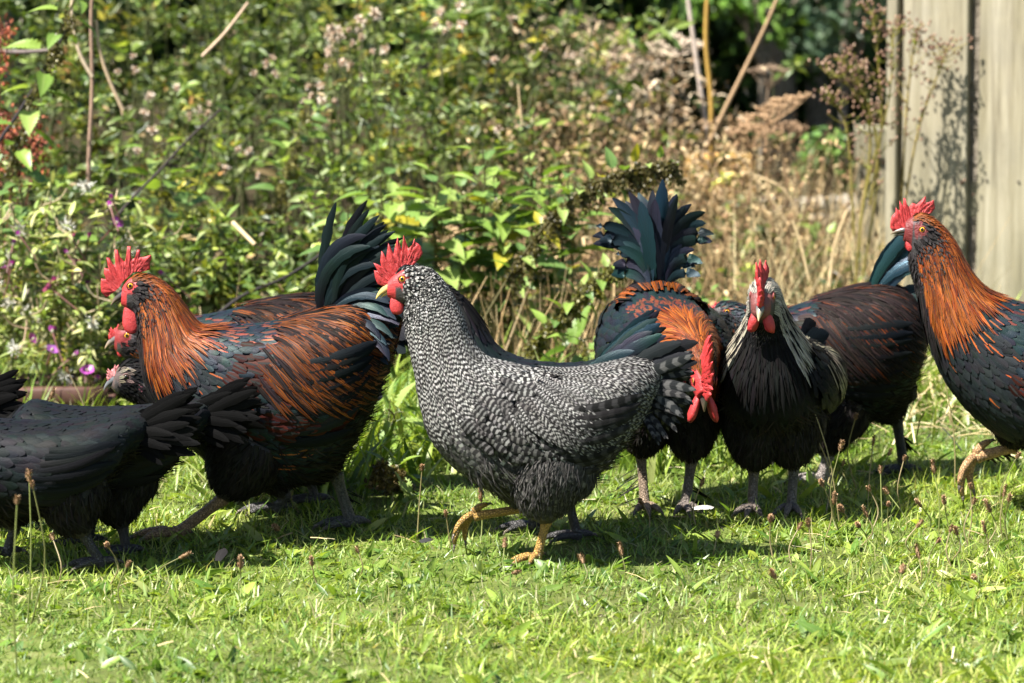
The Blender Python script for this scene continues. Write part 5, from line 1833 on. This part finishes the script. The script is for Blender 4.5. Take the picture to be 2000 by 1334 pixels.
        # saddle
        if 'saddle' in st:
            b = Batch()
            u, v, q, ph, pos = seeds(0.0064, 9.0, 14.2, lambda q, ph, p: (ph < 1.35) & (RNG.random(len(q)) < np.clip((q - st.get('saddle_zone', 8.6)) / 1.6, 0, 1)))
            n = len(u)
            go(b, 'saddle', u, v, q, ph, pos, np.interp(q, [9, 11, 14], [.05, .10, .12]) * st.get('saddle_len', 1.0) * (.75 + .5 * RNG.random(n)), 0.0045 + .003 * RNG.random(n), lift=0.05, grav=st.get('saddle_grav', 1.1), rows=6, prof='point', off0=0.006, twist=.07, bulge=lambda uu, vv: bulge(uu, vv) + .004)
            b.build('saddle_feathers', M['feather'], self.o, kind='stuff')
        # hackle
        b = Batch()
        hk0, hk1 = st.get('hackle_zone', (2.6, 5.5))
        u, v, q, ph, pos = seeds(st.get('hackle_sp', 0.0051), hk0, hk1, lambda q, ph, p: (d_eye(p) > 0.03) & (ph < st.get('hackle_phi', 2.7) - 0.5 * (q < 3.6)))
        n = len(u)
        Lh = st.get('hackle_len', 1.0)
        go(b, 'hackle', u, v, q, ph, pos, np.interp(q, [2.5, 4, 6, 8], [.026, .06, .082, .09]) * Lh * (.75 + .5 * RNG.random(n)), np.interp(q, [2.5, 4, 7], [.0036, .0048, .0058]) * (.7 + .6 * RNG.random(n)) * st.get('hackle_w', 1.0), lift=st.get('hackle_lift', 0.055), grav=st.get('hackle_grav', 0.45), rows=7, prof='point', off0=0.003, twist=.035)
        b.build('hackle_feathers', M['feather'], self.o, kind='stuff')

    def tail(self, specs):
        for sp in specs:
            fb = blade(**sp)
            fb.build('tail_feather', M['feather'], self.o)

    def foot_feathers(self, lg, n=14, col=SOOT):
        b = Batch()
        hock, foot = np.array([lg['hock'][0], lg['y'], lg['hock'][1]]), np.array([lg['foot'][0], lg['y'] * lg.get('spread', 1), lg['foot'][1]])
        sg = 1 if lg['y'] > 0 else -1
        t = RNG.random(n) * .75 + .22
        P = hock + (foot - hock) * t[:, None] + np.array([-0.002, sg * 0.006, 0])
        T = np.stack([-0.5 + RNG.normal(0, .35, n), sg * (0.7 + .4 * RNG.random(n)), -0.55 + .3 * RNG.random(n)], 1)
        b.ribbons(P, T, np.tile([0, 0, 1.0], (n, 1)), .03 + .03 * RNG.random(n), .009, rows=5, prof='round', bend=0.3, fold=-.15, col=vary(col, n))
        b.build('foot_feathers', M['feather'], self.o)


# ---------------------------------------------------------------- plumage styles
def style(hack, hack2, stripe, body=BLACK, body2=None, wing=BLACK, wing2=None, saddle=None, gloss=0.25, fluff=FLUFF, extra=None, head=None, head2=None):
    def z(c, c2=None, pt=(0, 0, 0), lum=.25):
        return lambda n, q, ph, pos: (vary(c, n, lum=lum), vary(c2 if c2 is not None else c, n), rows3(pt, n))
    s = dict(head=z(head or hack, head2 or hack2, (0.45, 0, 0)), hackle=z(hack, hack2, (stripe, 0, 0.0), .3), body=z(body, body2, (0, 0, gloss * .4), .12), thigh=z(fluff), fluff=z(fluff, lum=.35),
             wing=z(wing, wing2, (0, 0, gloss * .5)), flight=z(BLACK, None, (0, 0, gloss * .3)))
    if saddle:
        s['saddle'] = z(saddle[0], saddle[1], (saddle[2], 0, 0), .3)
    s.update(extra or {})
    return s


def rooster_style(or_=ORANGE, wing_red=DKRED, stripe=.3, speck=0.2, front=(0.012, 0.0117, 0.012), dark=.36, shoulder=.3):
    def hackle(n, q, ph, pos):
        c = vary(or_, n, .15, .28)
        deep = RNG.random(n) < .3
        c[deep] *= np.array([.55, .4, .5])
        c2 = vary((0.018, 0.012, 0.012), n)
        fr = ph > 2.25
        c[fr] = vary(front, int(fr.sum()))
        return c, c2, np.stack([stripe * (.5 + RNG.random(n)), np.zeros(n), np.zeros(n)], 1)

    def body(n, q, ph, pos):
        c = vary(BLACK, n, .1, .12)
        fr = (q < 9) & (ph > 1.3)
        c[fr] = vary(front, int(fr.sum()), .1, .15)
        sp = (RNG.random(n) < speck * 1.0) & (q < 10.5) & (ph > .5) & (ph < 2.4)
        c2 = c.copy()
        c2[sp] = vary((0.25, 0.06, 0.01), int(sp.sum()))
        st_ = np.where(sp, 0.22, 0.0)
        sh = (ph < 1.0) & (q < 10) & (RNG.random(n) < shoulder)
        c2[sh] = vary(tuple(np.array(RUST) * 1.5), int(sh.sum()))
        st_ = np.where(sh, .55, st_)
        return c, c2, np.stack([st_, np.zeros(n), np.where(fr, .15, .4)], 1)

    def wing(n, q, ph, pos):
        c = vary(BLACK, n)
        bow = (q < 11.6) & (RNG.random(n) < .75)
        c[bow] = vary(wing_red, int(bow.sum()), .3, .4)
        c2 = vary((.014, .012, .012), n)
        return c, c2, np.stack([np.where(bow, .3, 0.0), np.zeros(n), np.where(bow, 0.05, .3)], 1)

    def saddle(n, q, ph, pos):
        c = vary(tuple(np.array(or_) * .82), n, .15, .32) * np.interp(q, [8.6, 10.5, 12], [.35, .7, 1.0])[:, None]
        dk = RNG.random(n) < dark
        c[dk] = vary((0.0075, .0062, .006), int(dk.sum()))
        return c, vary((0.016, .011, .010), n), np.stack([stripe * 1.15 * (.5 + RNG.random(n)), np.zeros(n), np.zeros(n)], 1)
    def head(n, q, ph, pos):
        c = vary(tuple(np.array(or_) * .6), n)
        ck = ph > .8
        c[ck] = vary((.018, .016, .016), int(ck.sum()), .1, .5)
        return c, vary((.012, .01, .01), n), rows3((.3, 0, 0), n)
    return style(or_, (0.02, .012, .012), stripe, extra=dict(hackle=hackle, body=body, wing=wing, saddle=saddle, head=head), head=tuple(np.array(or_) * .6), head2=(0.02, .014, .012))


def barred_style():
    def mk(white, black, per, lum=.15, frac=1.0):
        def f(n, q, ph, pos):
            c2 = vary(white, n, .04, lum)
            dim = np.clip(1.25 - 0.8 * RNG.random(n), 0.3, 1)[:, None]
            c2 = c2 * dim
            return vary(black, n, .05, .2), c2, np.stack([np.zeros(n), np.full(n, per) * (.9 + .2 * RNG.random(n)), np.zeros(n)], 1)
        return f

    def body(n, q, ph, pos):
        # bold bars on shoulder and rump, smoky grey low on breast and flank
        low = np.clip((ph - .55 - .35 * (q < 8.5)) / .7, 0, 1)
        c2 = vary(tuple(np.array(BARW) * .75), n, .04, .2) * (1 - .55 * low)[:, None]
        c = vary(BARK_, n, .05, .2) * (1 + .9 * low)[:, None]
        pl = (low > .4) & (RNG.random(n) < .10)
        c2[pl] = vary(BARW, int(pl.sum())) * .8
        return c, c2, np.stack([np.zeros(n), np.full(n, 3.1) * (.9 + .25 * RNG.random(n)), np.zeros(n)], 1)
    return dict(head=mk(BARW, BARK_, 1.3), hackle=mk(BARW, BARK_, 5.6), body=body, thigh=mk((0.085, .08, .075), (.026, .0245, .0235), 2.2), fluff=mk((0.075, .07, .065), (.024, .0225, .0215), 1.1),
                wing=mk((0.12, .116, .11), (.0115, .011, .011), 3.1), flight=mk((0.026, .025, .025), (.011, .0105, .0105), 6), saddle=mk(tuple(np.array(BARW) * .72), BARK_, 7.5), saddle_grav=.9, saddle_len=.85,
                hackle_w=1.15, hackle_sp=.0062, hackle_len=.6, hackle_grav=.25, hackle_zone=(2.6, 7.6), hackle_lift=.04)


def arr(n, *cols):
    return [dict(z) for z in cols]


WID16 = [.013, .020, .025, .028, .036, .044, .054, .067, .082, .092, .097, .094, .082, .062, .04, .018]
WIDR = [.013, .021, .026, .032, .042, .054, .068, .083, .098, .107, .110, .105, .092, .070, .045, .02]
YEL = (0.38, 0.225, 0.06)
SLATE = (0.10, 0.095, 0.09)
PINKY = (0.33, 0.21, 0.115)


def fan(base, n, th, curl, L, W, lat, roll=(0, 0), gloss=.5, col=(.0042, .0041, .0044), jit=.03, fall=0.0, bars=0.0, col2=None, ybase=0.02):
    """n feathers between the two ends of each range, both sides of the tail"""
    out = []
    for i in range(n):
        t = i / max(1, n - 1)
        f = lambda r: r[0] + (r[1] - r[0]) * t + 0.0
        sg = 1 if i % 2 else -1
        lt = f(lat) * sg + random.gauss(0, jit)
        out.append(dict(base=(base[0] + random.gauss(0, .006), sg * ybase * (.4 + .6 * random.random()), base[1] + random.gauss(0, .006)), th0=f(th) + random.gauss(0, jit), curl=f(curl) + random.gauss(0, jit * 2),
                        L=f(L) * random.uniform(.92, 1.08), W=f(W), lat=lt, roll=f(roll) * sg, gloss=gloss * random.uniform(.6, 1.2), col=tuple(np.array(col) * random.uniform(.7, 1.3)), fall=fall * sg * min(1.0, t * 1.6), bars=bars, col2=col2))
    return out


# ---- grey barred cockerel in the middle
g = Bird('barred_cockerel', 'grey and white barred cockerel striding left with one yellow foot raised', 'rooster', root_px=(1045, 1098))
g.shape([((757, 549), (757, 579)), ((775, 531), (775, 592)), ((800, 519), (797, 604)), ((845, 523), (787, 618)), ((882, 560), (786, 650)), ((908, 605), (790, 690)), ((925, 650), (801, 740)), ((955, 690), (813, 800)), ((1000, 705), (835, 865)), ((1060, 717), (890, 925)), ((1120, 723), (960, 965)), ((1180, 716), (1060, 975)), ((1222, 706), (1145, 945)), ((1250, 703), (1200, 890)), ((1268, 706), (1240, 830)), ((1278, 718), (1262, 775))], WID16)
lg = [dict(hip=g.loc(1095, 870), hock=g.loc(1066, 1012), foot=(g.loc(1047, 1100)[0], 0.008), y=0.048, col=YEL, r=.074, sr=.0078, toe_az=.8, toe=.9),
      dict(hip=g.loc(1050, 860), hock=g.loc(1040, 1000), foot=g.loc(925, 1018), y=-0.048, col=YEL, r=.072, sr=.0076, stand=False, pitch=-0.72, curl=.35, fwd=.02, toe=1.05)]
g.body(lg, face_r=.016, eye_at=(-.0265, .017))
g.comb(COMB_G)
g.head(beak_col=(0.30, 0.22, 0.09), beak_tip=(0.62, 0.45, 0.12), wattle=(0.0145, .005, .0205), wat_at=(-0.016, -0.002), eye_at=(-0.0265, .017))
g.plumage(barred_style(), eye_at=(-0.0265, .017), face_r=.0125)
tb = g.loc(1235, 745)
g.tail(fan(g.loc(1215, 755), 22, (.66, -.1), (.15, .75), (.13, .115), (.019, .019), (.02, .2), (0.1, .4), gloss=0.05, col=(.010, .010, .0105), col2=(.06, .058, .056), bars=6.0, jit=.06) +
       fan(g.loc(1232, 738), 9, (.85, .5), (.8, .4), (.115, .105), (.024, .02), (.02, .1), (.1, .3), gloss=.1, col=(.008, .008, .0085)) +
       fan(g.loc(1222, 785), 22, (.4, -.7), (.7, .9), (.105, .085), (.013, .013), (.1, .45), (.3, .6), gloss=.0, col=(.010, .010, .0105), col2=(.05, .048, .046), bars=6.0, jit=.09))

# ---- big copper-necked rooster on the left
d = Bird('copper_rooster', 'large rooster with orange hackle and saddle, tall red comb and arched black tail', 'rooster', root_px=(520, 1050))
d.shape([((240, 560), (237, 596)), ((252, 543), (250, 606)), ((272, 533), (268, 620)), ((305, 538), (268, 645)), ((340, 560), (266, 672)), ((372, 600), (268, 705)), ((400, 632), (276, 745)), ((440, 630), (305, 800)), ((490, 627), (360, 870)), ((545, 622), (430, 925)), ((600, 607), (520, 955)), ((645, 596), (600, 945)), ((685, 588), (665, 905)), ((712, 590), (705, 840)), ((732, 600), (732, 780)), ((745, 615), (748, 720))], WIDR)
lg = [dict(hip=d.loc(500, 850), hock=d.loc(438, 965), foot=(d.loc(345, 1060)[0], 0.012), y=0.055, col=PINKY, r=.07, sr=.0105, fwd=.0, toe=1.15),
      dict(hip=d.loc(600, 850), hock=d.loc(655, 940), foot=(d.loc(685, 1015)[0], 0.012), y=-0.05, col=SLATE, r=.07, sr=.0105)]
d.body(lg, face_r=.014, eye_at=(-.018, .019))
d.comb(COMB_D, thick=.005)
d.head(wattle=(0.018, .006, .030), wat_at=(-0.016, -.006), eye_at=(-0.018, .019), ear=.008)
d.plumage(rooster_style(), eye_at=(-0.018, .019), face_r=.013)
tb = d.loc(650, 612)
d.tail(fan(tb, 26, (1.6, 1.05), (.7, 1.2), (.19, .17), (.018, .018), (.03, .16), (.1, .3), gloss=.22, jit=.05, col=(.003, .003, .0033)) +
       fan((tb[0] + .012, tb[1] - .01), 12, (2.0, 1.65), (1.9, 1.7), (.20, .19), (.023, .02), (.06, .26), (.1, .35), gloss=.35, jit=.07, col=(.003, .003, .0033)) +
       fan((tb[0] + .01, tb[1] - .02), 34, (1.25, .3), (1.6, 1.7), (.13, .15), (.015, .015), (.15, .55), (.35, .7), gloss=.5, jit=.09) +
       fan((tb[0] - .0, tb[1] - .05), 28, (.75, -.3), (1.1, .9), (.12, .11), (.015, .015), (.15, .55), (.35, .7), gloss=.35, jit=.1))
d.foot_feathers(lg[1], 8)

# ---- big rooster at the right edge
m_ = Bird('copper_rooster', 'rooster with long orange neck entering at the right edge before the fence', 'rooster', root_px=(2080, 1003))
m_.shape([((1768, 432), (1764, 470)), ((1785, 419), (1778, 487)), ((1808, 416), (1775, 508)), ((1840, 435), (1777, 535)), ((1870, 468), (1783, 570)), ((1900, 520), (1790, 615)), ((1935, 560), (1803, 670)), ((1985, 580), (1835, 745)), ((2040, 590), (1890, 815)), ((2100, 592), (1960, 865)), ((2160, 585), (2040, 885)), ((2210, 575), (2120, 875)), ((2250, 565), (2190, 840)), ((2280, 565), (2240, 780)), ((2300, 570), (2275, 720)), ((2310, 590), (2300, 670))], WIDR)
lg = [dict(hip=m_.loc(2080, 800), hock=m_.loc(2100, 920), foot=(m_.loc(2110, 1000)[0], 0.012), y=0.055, col=PINKY, r=.065, sr=.0095),
      dict(hip=m_.loc(2030, 800), hock=m_.loc(1985, 880), foot=m_.loc(1912, 900), y=-0.04, col=(0.42, .25, .12), r=.06, sr=.010, stand=False, pitch=-.95, curl=.4, toe=1.35)]
m_.body(lg, face=(0.11, .013, .013), face_r=.015, eye_at=(-.026, .016))
m_.comb(COMB_M, thick=.0045)
m_.head(wattle=(0.012, .005, .014), wat_at=(-0.014, -.003), eye_at=(-0.026, .016))
stm = rooster_style(speck=.12, stripe=.24)
m_.plumage(stm, eye_at=(-0.026, .016))
tb = m_.loc(2240, 600)
m_.tail(fan(tb, 10, (1.4, .8), (1.1, 1.5), (.17, .17), (.04, .04), (.04, .2), (.1, .3), gloss=.4))
m_.foot_feathers(lg[1], 12)

# ---- pale-necked cockerel facing the camera
j = Bird('silver_necked_cockerel', 'black cockerel with cream striped neck standing face on to the camera', 'rooster', root_px=(1508, 1018), yaw=R(-90 - 13))
j.shape([((.152, .408), (.152, .380)), ((.138, .432), (.142, .370)), ((.110, .446), (.124, .354)), ((.074, .436), (.118, .330)), ((.048, .406), (.118, .305)), ((.028, .375), (.122, .272)), ((.006, .350), (.124, .235)), ((-.03, .328), (.108, .185)), ((-.08, .312), (.055, .155)), ((-.13, .305), (-.02, .145)), ((-.18, .30), (-.09, .155)), ((-.22, .295), (-.16, .19)), ((-.25, .29), (-.21, .23)), ((-.27, .285), (-.25, .262))],
        [.012, .021, .027, .031, .041, .056, .073, .087, .095, .096, .086, .068, .045, .02], anchors=(2.6, 6), px=False)
lg = [dict(hip=(.0, .21), hock=(-.012, .082), foot=(.008, .012), y=-.036, col=(.15, .12, .10), r=.062, sr=.0092, spread=1.0),
      dict(hip=(-.02, .21), hock=(-.03, .085), foot=(-.012, .012), y=.034, col=(.12, .105, .095), r=.062, sr=.0092, spread=.95)]
j.body(lg, face=(.13, .04, .035), face_r=.012, eye_at=(-.0245, .017))
j.comb(COMB_G, ref=g, scale=.92, lean=-.05, thick=.0062, wave=.007)
j.head(splay=.25, wattle=(0.011, .012, .0205), wat_at=(-0.012, -0.004), beak_col=(.07, .075, .085), beak_tip=(.5, .4, .22), eye_at=(-.0245, .017))
CREAM = (.27, .245, .185)


def j_hackle(n, q, ph, pos):
    c = vary(CREAM, n, .08, .12)
    fr = (ph > 1.9) | (RNG.random(n) < .25)
    c[fr] = vary(BLACK, int(fr.sum()))
    return c, vary(BLACK, n), np.stack([np.where(fr, 0, .26) * (.4 + RNG.random(n)), np.zeros(n), np.zeros(n)], 1)


def j_saddle(n, q, ph, pos):
    c = vary((.24, .21, .145), n, .1, .2)
    dk = RNG.random(n) < .6
    c[dk] = vary(BLACK, int(dk.sum()))
    return c, vary(BLACK, n), np.stack([.4 * np.ones(n), np.zeros(n), np.zeros(n)], 1)


def j_head(n, q, ph, pos):
    c = vary((.21, .195, .16), n, .05, .25)
    th = ph > 2.0
    c[th] = vary(BLACK, int(th.sum()))
    return c, vary((.04, .035, .03), n), np.stack([.35 * np.ones(n), np.zeros(n), np.zeros(n)], 1)


j.plumage(style(CREAM, BLACK, .3, gloss=.12, extra=dict(hackle=j_hackle, saddle=j_saddle, head=j_head, hackle_phi=3.3, hackle_zone=(2.6, 6.3), hackle_grav=.6, hackle_lift=.10, hackle_w=1.2, hackle_len=.85)), eye_at=(-.0245, .017), face_r=.011)
j.tail(fan((-.2, .27), 10, (.8, .3), (.6, .8), (.12, .13), (.036, .036), (.05, .3), (.2, .5), gloss=.15, fall=.2))

# ---- rooster bending forward, tail raised, head low towards the camera
i_ = Bird('bending_rooster', 'rooster bowing its head low, orange hackle forward and blue black tail raised', 'rooster', root_px=(1303, 1004), yaw=R(-90 + 5))
i_.shape([((.262, .262), (.235, .238)), ((.25, .298), (.205, .25)), ((.228, .325), (.185, .258)), ((.195, .350), (.165, .262)), ((.155, .370), (.15, .245)), ((.10, .384), (.13, .215)), ((.03, .392), (.09, .178)), ((-.05, .392), (.02, .158)), ((-.11, .395), (-.06, .165)), ((-.16, .405), (-.13, .2)), ((-.19, .412), (-.185, .26)), ((-.21, .412), (-.212, .33))],
         [.012, .021, .027, .036, .05, .068, .09, .103, .1, .085, .062, .03], anchors=(2.5, 5.6), px=False, sway=[.032, .032, .031, .027, .02, .012, .004, 0, 0, 0, 0, 0])
lg = [dict(hip=(-.01, .22), hock=(-.03, .105), foot=(.0, .012), y=-.045, col=(.22, .16, .11), r=.06, sr=.0092, spread=.9),
      dict(hip=(.0, .22), hock=(-.01, .095), foot=(.012, .012), y=.045, col=(.17, .14, .12), r=.06, sr=.0095, spread=.7)]
i_.body(lg)
i_.comb(COMB_G, ref=g, scale=1.2, thick=.006, lean=.12)
i_.head(splay=.3, wattle=(0.018, .010, .026), wat_at=(-0.012, -0.004), beak_col=(.03, .03, .03))
sti = rooster_style(or_=(.185, .045, .004), stripe=.2, speck=.1, dark=.3, shoulder=.75)
sti['saddle_zone'] = 11.0
sti['hackle_zone'] = (2.6, 6.2)
sti['wing'] = style(BLACK, BLACK, 0, gloss=.55)['wing']
i_.plumage(sti)
i_.tail(fan((-.175, .40), 9, (1.72, 1.5), (.3, .9), (.18, .165), (.03, .026), (.0, .05), (1.25, 1.0), gloss=.75, jit=.04, fall=.35, ybase=.012) +
        fan((-.182, .40), 24, (1.65, 1.3), (.4, 1.0), (.18, .145), (.025, .022), (.0, .06), (1.1, .8), gloss=.45, jit=.05, fall=2.0, ybase=.014) +
        fan((-.165, .395), 18, (1.75, 1.3), (.6, 1.2), (.10, .095), (.02, .018), (.0, .15), (1.2, .9), gloss=.6, jit=.08, fall=2.4))
for l_ in lg:
    i_.foot_feathers(l_, 14)

# ---- black rooster with rust saddle standing behind the pale-necked one
l = Bird('dark_rooster', 'black rooster with thin rust saddle and teal tail behind the cream necked cockerel', 'rooster', root_px=(1690, 938))
l.shape([((1392, 602), (1390, 632)), ((1405, 590), (1403, 642)), ((1430, 586), (1425, 655)), ((1465, 592), (1440, 690)), ((1510, 598), (1460, 730)), ((1560, 590), (1490, 775)), ((1610, 575), (1550, 815)), ((1660, 562), (1620, 832)), ((1710, 555), (1695, 828)), ((1750, 560), (1750, 795)), ((1775, 580), (1785, 745)), ((1785, 605), (1795, 690))],
        [.013, .021, .028, .04, .058, .082, .1, .108, .106, .092, .065, .03], anchors=(2, 4.6))
lg = [dict(hip=l.loc(1650, 770), hock=l.loc(1612, 885), foot=(l.loc(1597, 960)[0], .012), y=.05, col=(.30, .26, .24), r=.06, sr=.0105),
      dict(hip=l.loc(1740, 750), hock=l.loc(1757, 830), foot=(l.loc(1772, 930)[0], .012), y=-.05, col=(.03, .028, .026), r=.055, sr=.010)]
l.body(lg, face=(.04, .015, .014), face_r=.012)
l.comb(COMB_M, ref=m_, scale=.4)
l.head(wattle=(.01, .004, .014))
stl = rooster_style(or_=(.12, .025, .0025), wing_red=(.02, .010, .008), stripe=.45, speck=.03, dark=.82, shoulder=.1)
stl['head'] = stl['body']
l.plumage(stl, face_r=.009)
tb = l.loc(1705, 580)
l.tail(fan(tb, 20, (1.3, .9), (.55, 1.2), (.155, .15), (.022, .022), (.04, .25), (.25, .5), gloss=.95) + fan((tb[0] - .02, tb[1] - .03), 8, (.8, .2), (1.1, .9), (.12, .1), (.035, .035), (.1, .35), (.3, .5), gloss=.6))
l.foot_feathers(lg[1], 20, BLACK)
l.foot_feathers(lg[0], 6)

# ---- black hens
BLK = style(BLACK, BLACK, 0, gloss=.22, extra=dict(hackle_len=.55, hackle_w=1.5, hackle_sp=.0095))
A_PAIRS = [((-195, 600), (-200, 632)), ((-180, 585), (-186, 645)), ((-160, 578), (-178, 665)), ((-138, 600), (-176, 710)), ((-120, 660), (-172, 770)), ((-100, 730), (-160, 840)), ((-60, 785), (-130, 930)), ((0, 797), (-70, 990)), ((80, 801), (10, 1015)), ((160, 797), (110, 1005)), ((220, 789), (190, 960)), ((258, 785), (238, 905)), ((280, 790), (268, 865)), ((290, 803), (286, 835))]
LOW_NECK = [((-222, 905), (-232, 935)), ((-208, 884), (-226, 948)), ((-184, 866), (-212, 955)), ((-160, 850), (-192, 955)), ((-128, 832), (-168, 958)), ((-96, 810), (-148, 962))]
A_W = [.012, .019, .024, .03, .04, .055, .078, .1, .108, .104, .088, .062, .038, .016]


def hen(name, label, root, low=False, dy=0, k=1.0, yaw=math.pi, legs=(), st=BLK, dens=1.0, comb=None):
    b = Bird(name, label, 'hen', root_px=root, yaw=yaw)
    x0, y0 = 100, 1112
    tr = lambda p: (root[0] + (p[0] - x0) * k, root[1] + (p[1] - y0) * k + (14 if p[1] < 870 else 0))
    b.tr = tr
    b.shape([(tr(a), tr(c)) for a, c in (LOW_NECK + A_PAIRS[6:] if low else A_PAIRS)], [w_ * k for w_ in A_W], anchors=(2.6, 6))
    L = [dict(hip=b.loc(*tr(h)), hock=b.loc(*tr(kk)), foot=(b.loc(*tr(f))[0], .012), y=y, col=(.05, .045, .045), r=.06 * k, sr=.0085) for h, kk, f, y in legs]
    b.body(L, face=(.2, .03, .03))
    b.head(wattle=(.008, .004, .01))
    b.comb(COMB_M, ref=m_, scale=.5)
    b.plumage(st, dens=dens)
    tb_ = b.loc(*tr((238, 835)))
    b.tail(fan(tb_, 34, (.58, .0), (.1, .35), (.135 * k, .12 * k), (.019, .019), (.01, .08), (.05, .2), gloss=.0, col=(.0032, .0031, .0031), jit=.04) +
           fan((tb_[0] + .015, tb_[1] + .0), 30, (.5, -.2), (.3, .5), (.12 * k, .10 * k), (.015, .015), (.03, .16), (.1, .25), gloss=.0, col=(.0032, .0031, .0031), jit=.05))
    return b


hen('black_hen', 'glossy black hen cut by the left edge, nearest of all the birds', (100, 1114), 0, 0, 1.0, legs=[((150, 920), (172, 1035), (208, 1130), .05), ((40, 920), (20, 1040), (5, 1105), -.05)])
hen('black_hen', 'dull black hen half hidden behind the nearest black hen, tail against the big rooster', (225, 1082), True, 0, .98, legs=[((130, 920), (120, 1050), (130, 1108), .05), ((40, 920), (50, 1040), (40, 1105), -.05)])
hen('black_hen', 'black hen of which only the rounded tail shows at the left edge', (-215, 1050), 0, 0, .93, legs=[((150, 920), (172, 1035), (190, 1110), .05), ((40, 920), (20, 1040), (5, 1105), -.05)], dens=1.4)

# ---- bird with a low head behind the big rooster
e = Bird('copper_hen', 'hen with rusty orange crown and red face peering out behind the big left rooster', 'hen', root_px=(520, 962))
e.shape([((226, 645), (224, 682)), ((238, 632), (236, 696)), ((262, 624), (258, 708)), ((305, 618), (295, 725)), ((360, 613), (330, 755)), ((425, 604), (380, 795)), ((500, 588), (450, 845)), ((560, 578), (520, 872)), ((620, 576), (600, 872)), ((670, 582), (670, 835)), ((710, 598), (715, 780)), ((740, 620), (748, 715))],
        [.013, .022, .028, .04, .055, .078, .1, .106, .104, .088, .06, .025], anchors=(2, 4.6))
lg = [dict(hip=e.loc(540, 800), hock=e.loc(540, 905), foot=(e.loc(530, 965)[0], .012), y=.05, col=(.12, .11, .11), r=.055, sr=.009), dict(hip=e.loc(610, 800), hock=e.loc(625, 900), foot=(e.loc(640, 960)[0], .012), y=-.05, col=(.10, .09, .09), r=.055, sr=.009)]
e.body(lg, face=(.17, .016, .016), face_r=.024)
e.comb(COMB_M, ref=m_, scale=.42)
e.head(wattle=(.009, .004, .011), beak_col=(.06, .06, .065), beak_tip=(.35, .25, .15), droop=.9, eye_at=(-.024, .012))
e.plumage(rooster_style(or_=(.185, .045, .004), speck=.1, dark=.7, shoulder=.12), dens=1.15, eye_at=(-.024, .012), face_r=.017)
tb = e.loc(700, 640)
e.tail(fan(tb, 12, (.9, -.2), (.7, .5), (.12, .11), (.036, .036), (.05, .3), (.2, .5), gloss=.2))

f = Bird('black_hen', 'black hen with pale brow, only its low face showing beneath the red faced hen', 'hen', root_px=(480, 1003), yaw=math.pi)
f.shape([((226, 728), (218, 758)), ((236, 710), (230, 772)), ((256, 698), (250, 786)), ((300, 700), (285, 812)), ((350, 712), (320, 845)), ((410, 718), (365, 880)), ((470, 712), (430, 912)), ((530, 705), (500, 925)), ((590, 702), (580, 910)), ((640, 708), (645, 870)), ((680, 722), (690, 820))],
        [.012, .021, .026, .035, .05, .075, .095, .1, .095, .07, .03], anchors=(2, 4.4))
lg = [dict(hip=f.loc(520, 840), hock=f.loc(560, 960), foot=(f.loc(540, 1010)[0], .012), y=.05, col=(.09, .085, .085), r=.05, sr=.009), dict(hip=f.loc(560, 840), hock=f.loc(605, 950), foot=(f.loc(615, 1010)[0], .012), y=-.04, col=(.09, .085, .085), r=.05, sr=.009)]
f.body(lg, face=(.07, .05, .045), eye_at=(-.026, .008))
f.comb(COMB_M, ref=m_, scale=.4, col=(.4, .14, .14))
f.head(wattle=(.006, .004, .008), red=(.25, .05, .05), beak_col=(.07, .075, .08), beak_tip=(.14, .14, .14), droop=.85, eye='eye_dark', eye_at=(-.026, .008))


def f_head(n, q, ph, pos):
    c = vary(BLACK, n)
    br = (ph > .75) & (ph < 1.7) & (q < 3)
    c[br] = vary((.16, .13, .09), int(br.sum()))
    return c, vary(BLACK, n), rows3((.3, 0, 0), n)


f.plumage(style(BLACK, BLACK, 0, gloss=.15, extra=dict(head=f_head, hackle_len=.6)), dens=1.3, eye_at=(-.026, .008), face_r=.012)
f.tail(fan(f.loc(660, 760), 8, (.5, 0), (.3, .3), (.08, .08), (.034, .034), (.05, .2), (.2, .4), gloss=.2))

# ---- black cockerel behind the barred one
h = Bird('black_cockerel', 'glossy black bird behind the barred cockerel, its tail sweeping up to the right', 'rooster', root_px=(1050, 1048))
h.shape([((836, 566), (828, 596)), ((850, 556), (840, 612)), ((872, 553), (846, 630)), ((895, 562), (850, 660)), ((920, 582), (855, 690)), ((948, 622), (865, 730)), ((980, 672), (880, 790)), ((1030, 697), (920, 860)), ((1100, 706), (1000, 910)), ((1155, 703), (1085, 905)), ((1195, 692), (1165, 850)), ((1222, 684), (1212, 780)), ((1236, 684), (1238, 725))],
        [.012, .019, .024, .032, .042, .055, .072, .092, .1, .094, .075, .05, .02], anchors=(2.2, 6))
lg = [dict(hip=h.loc(1090, 850), hock=h.loc(1110, 970), foot=(h.loc(1128, 1030)[0], .012), y=.05, col=(.05, .047, .047), r=.055, sr=.0085), dict(hip=h.loc(1040, 850), hock=h.loc(1050, 960), foot=(h.loc(1040, 1030)[0], .012), y=-.05, col=(.05, .047, .047), r=.055, sr=.0085)]
h.body(lg, face=(.3, .03, .03))
h.comb(COMB_M, ref=m_, scale=.35)
h.head(wattle=(.006, .004, .007))
h.plumage(style(BLACK, BLACK, 0, gloss=.4, extra=dict(hackle_len=.8)), dens=1.1)
tb = h.loc(1165, 725)
h.tail(fan(tb, 18, (.92, .6), (.3, .25), (.145, .13), (.022, .022), (.02, .12), (.1, .3), gloss=.7, jit=.05) + fan((tb[0] + .02, tb[1] - .015), 20, (.75, .25), (.35, .4), (.115, .08), (.018, .018), (.08, .28), (.25, .5), gloss=.8, jit=.07))
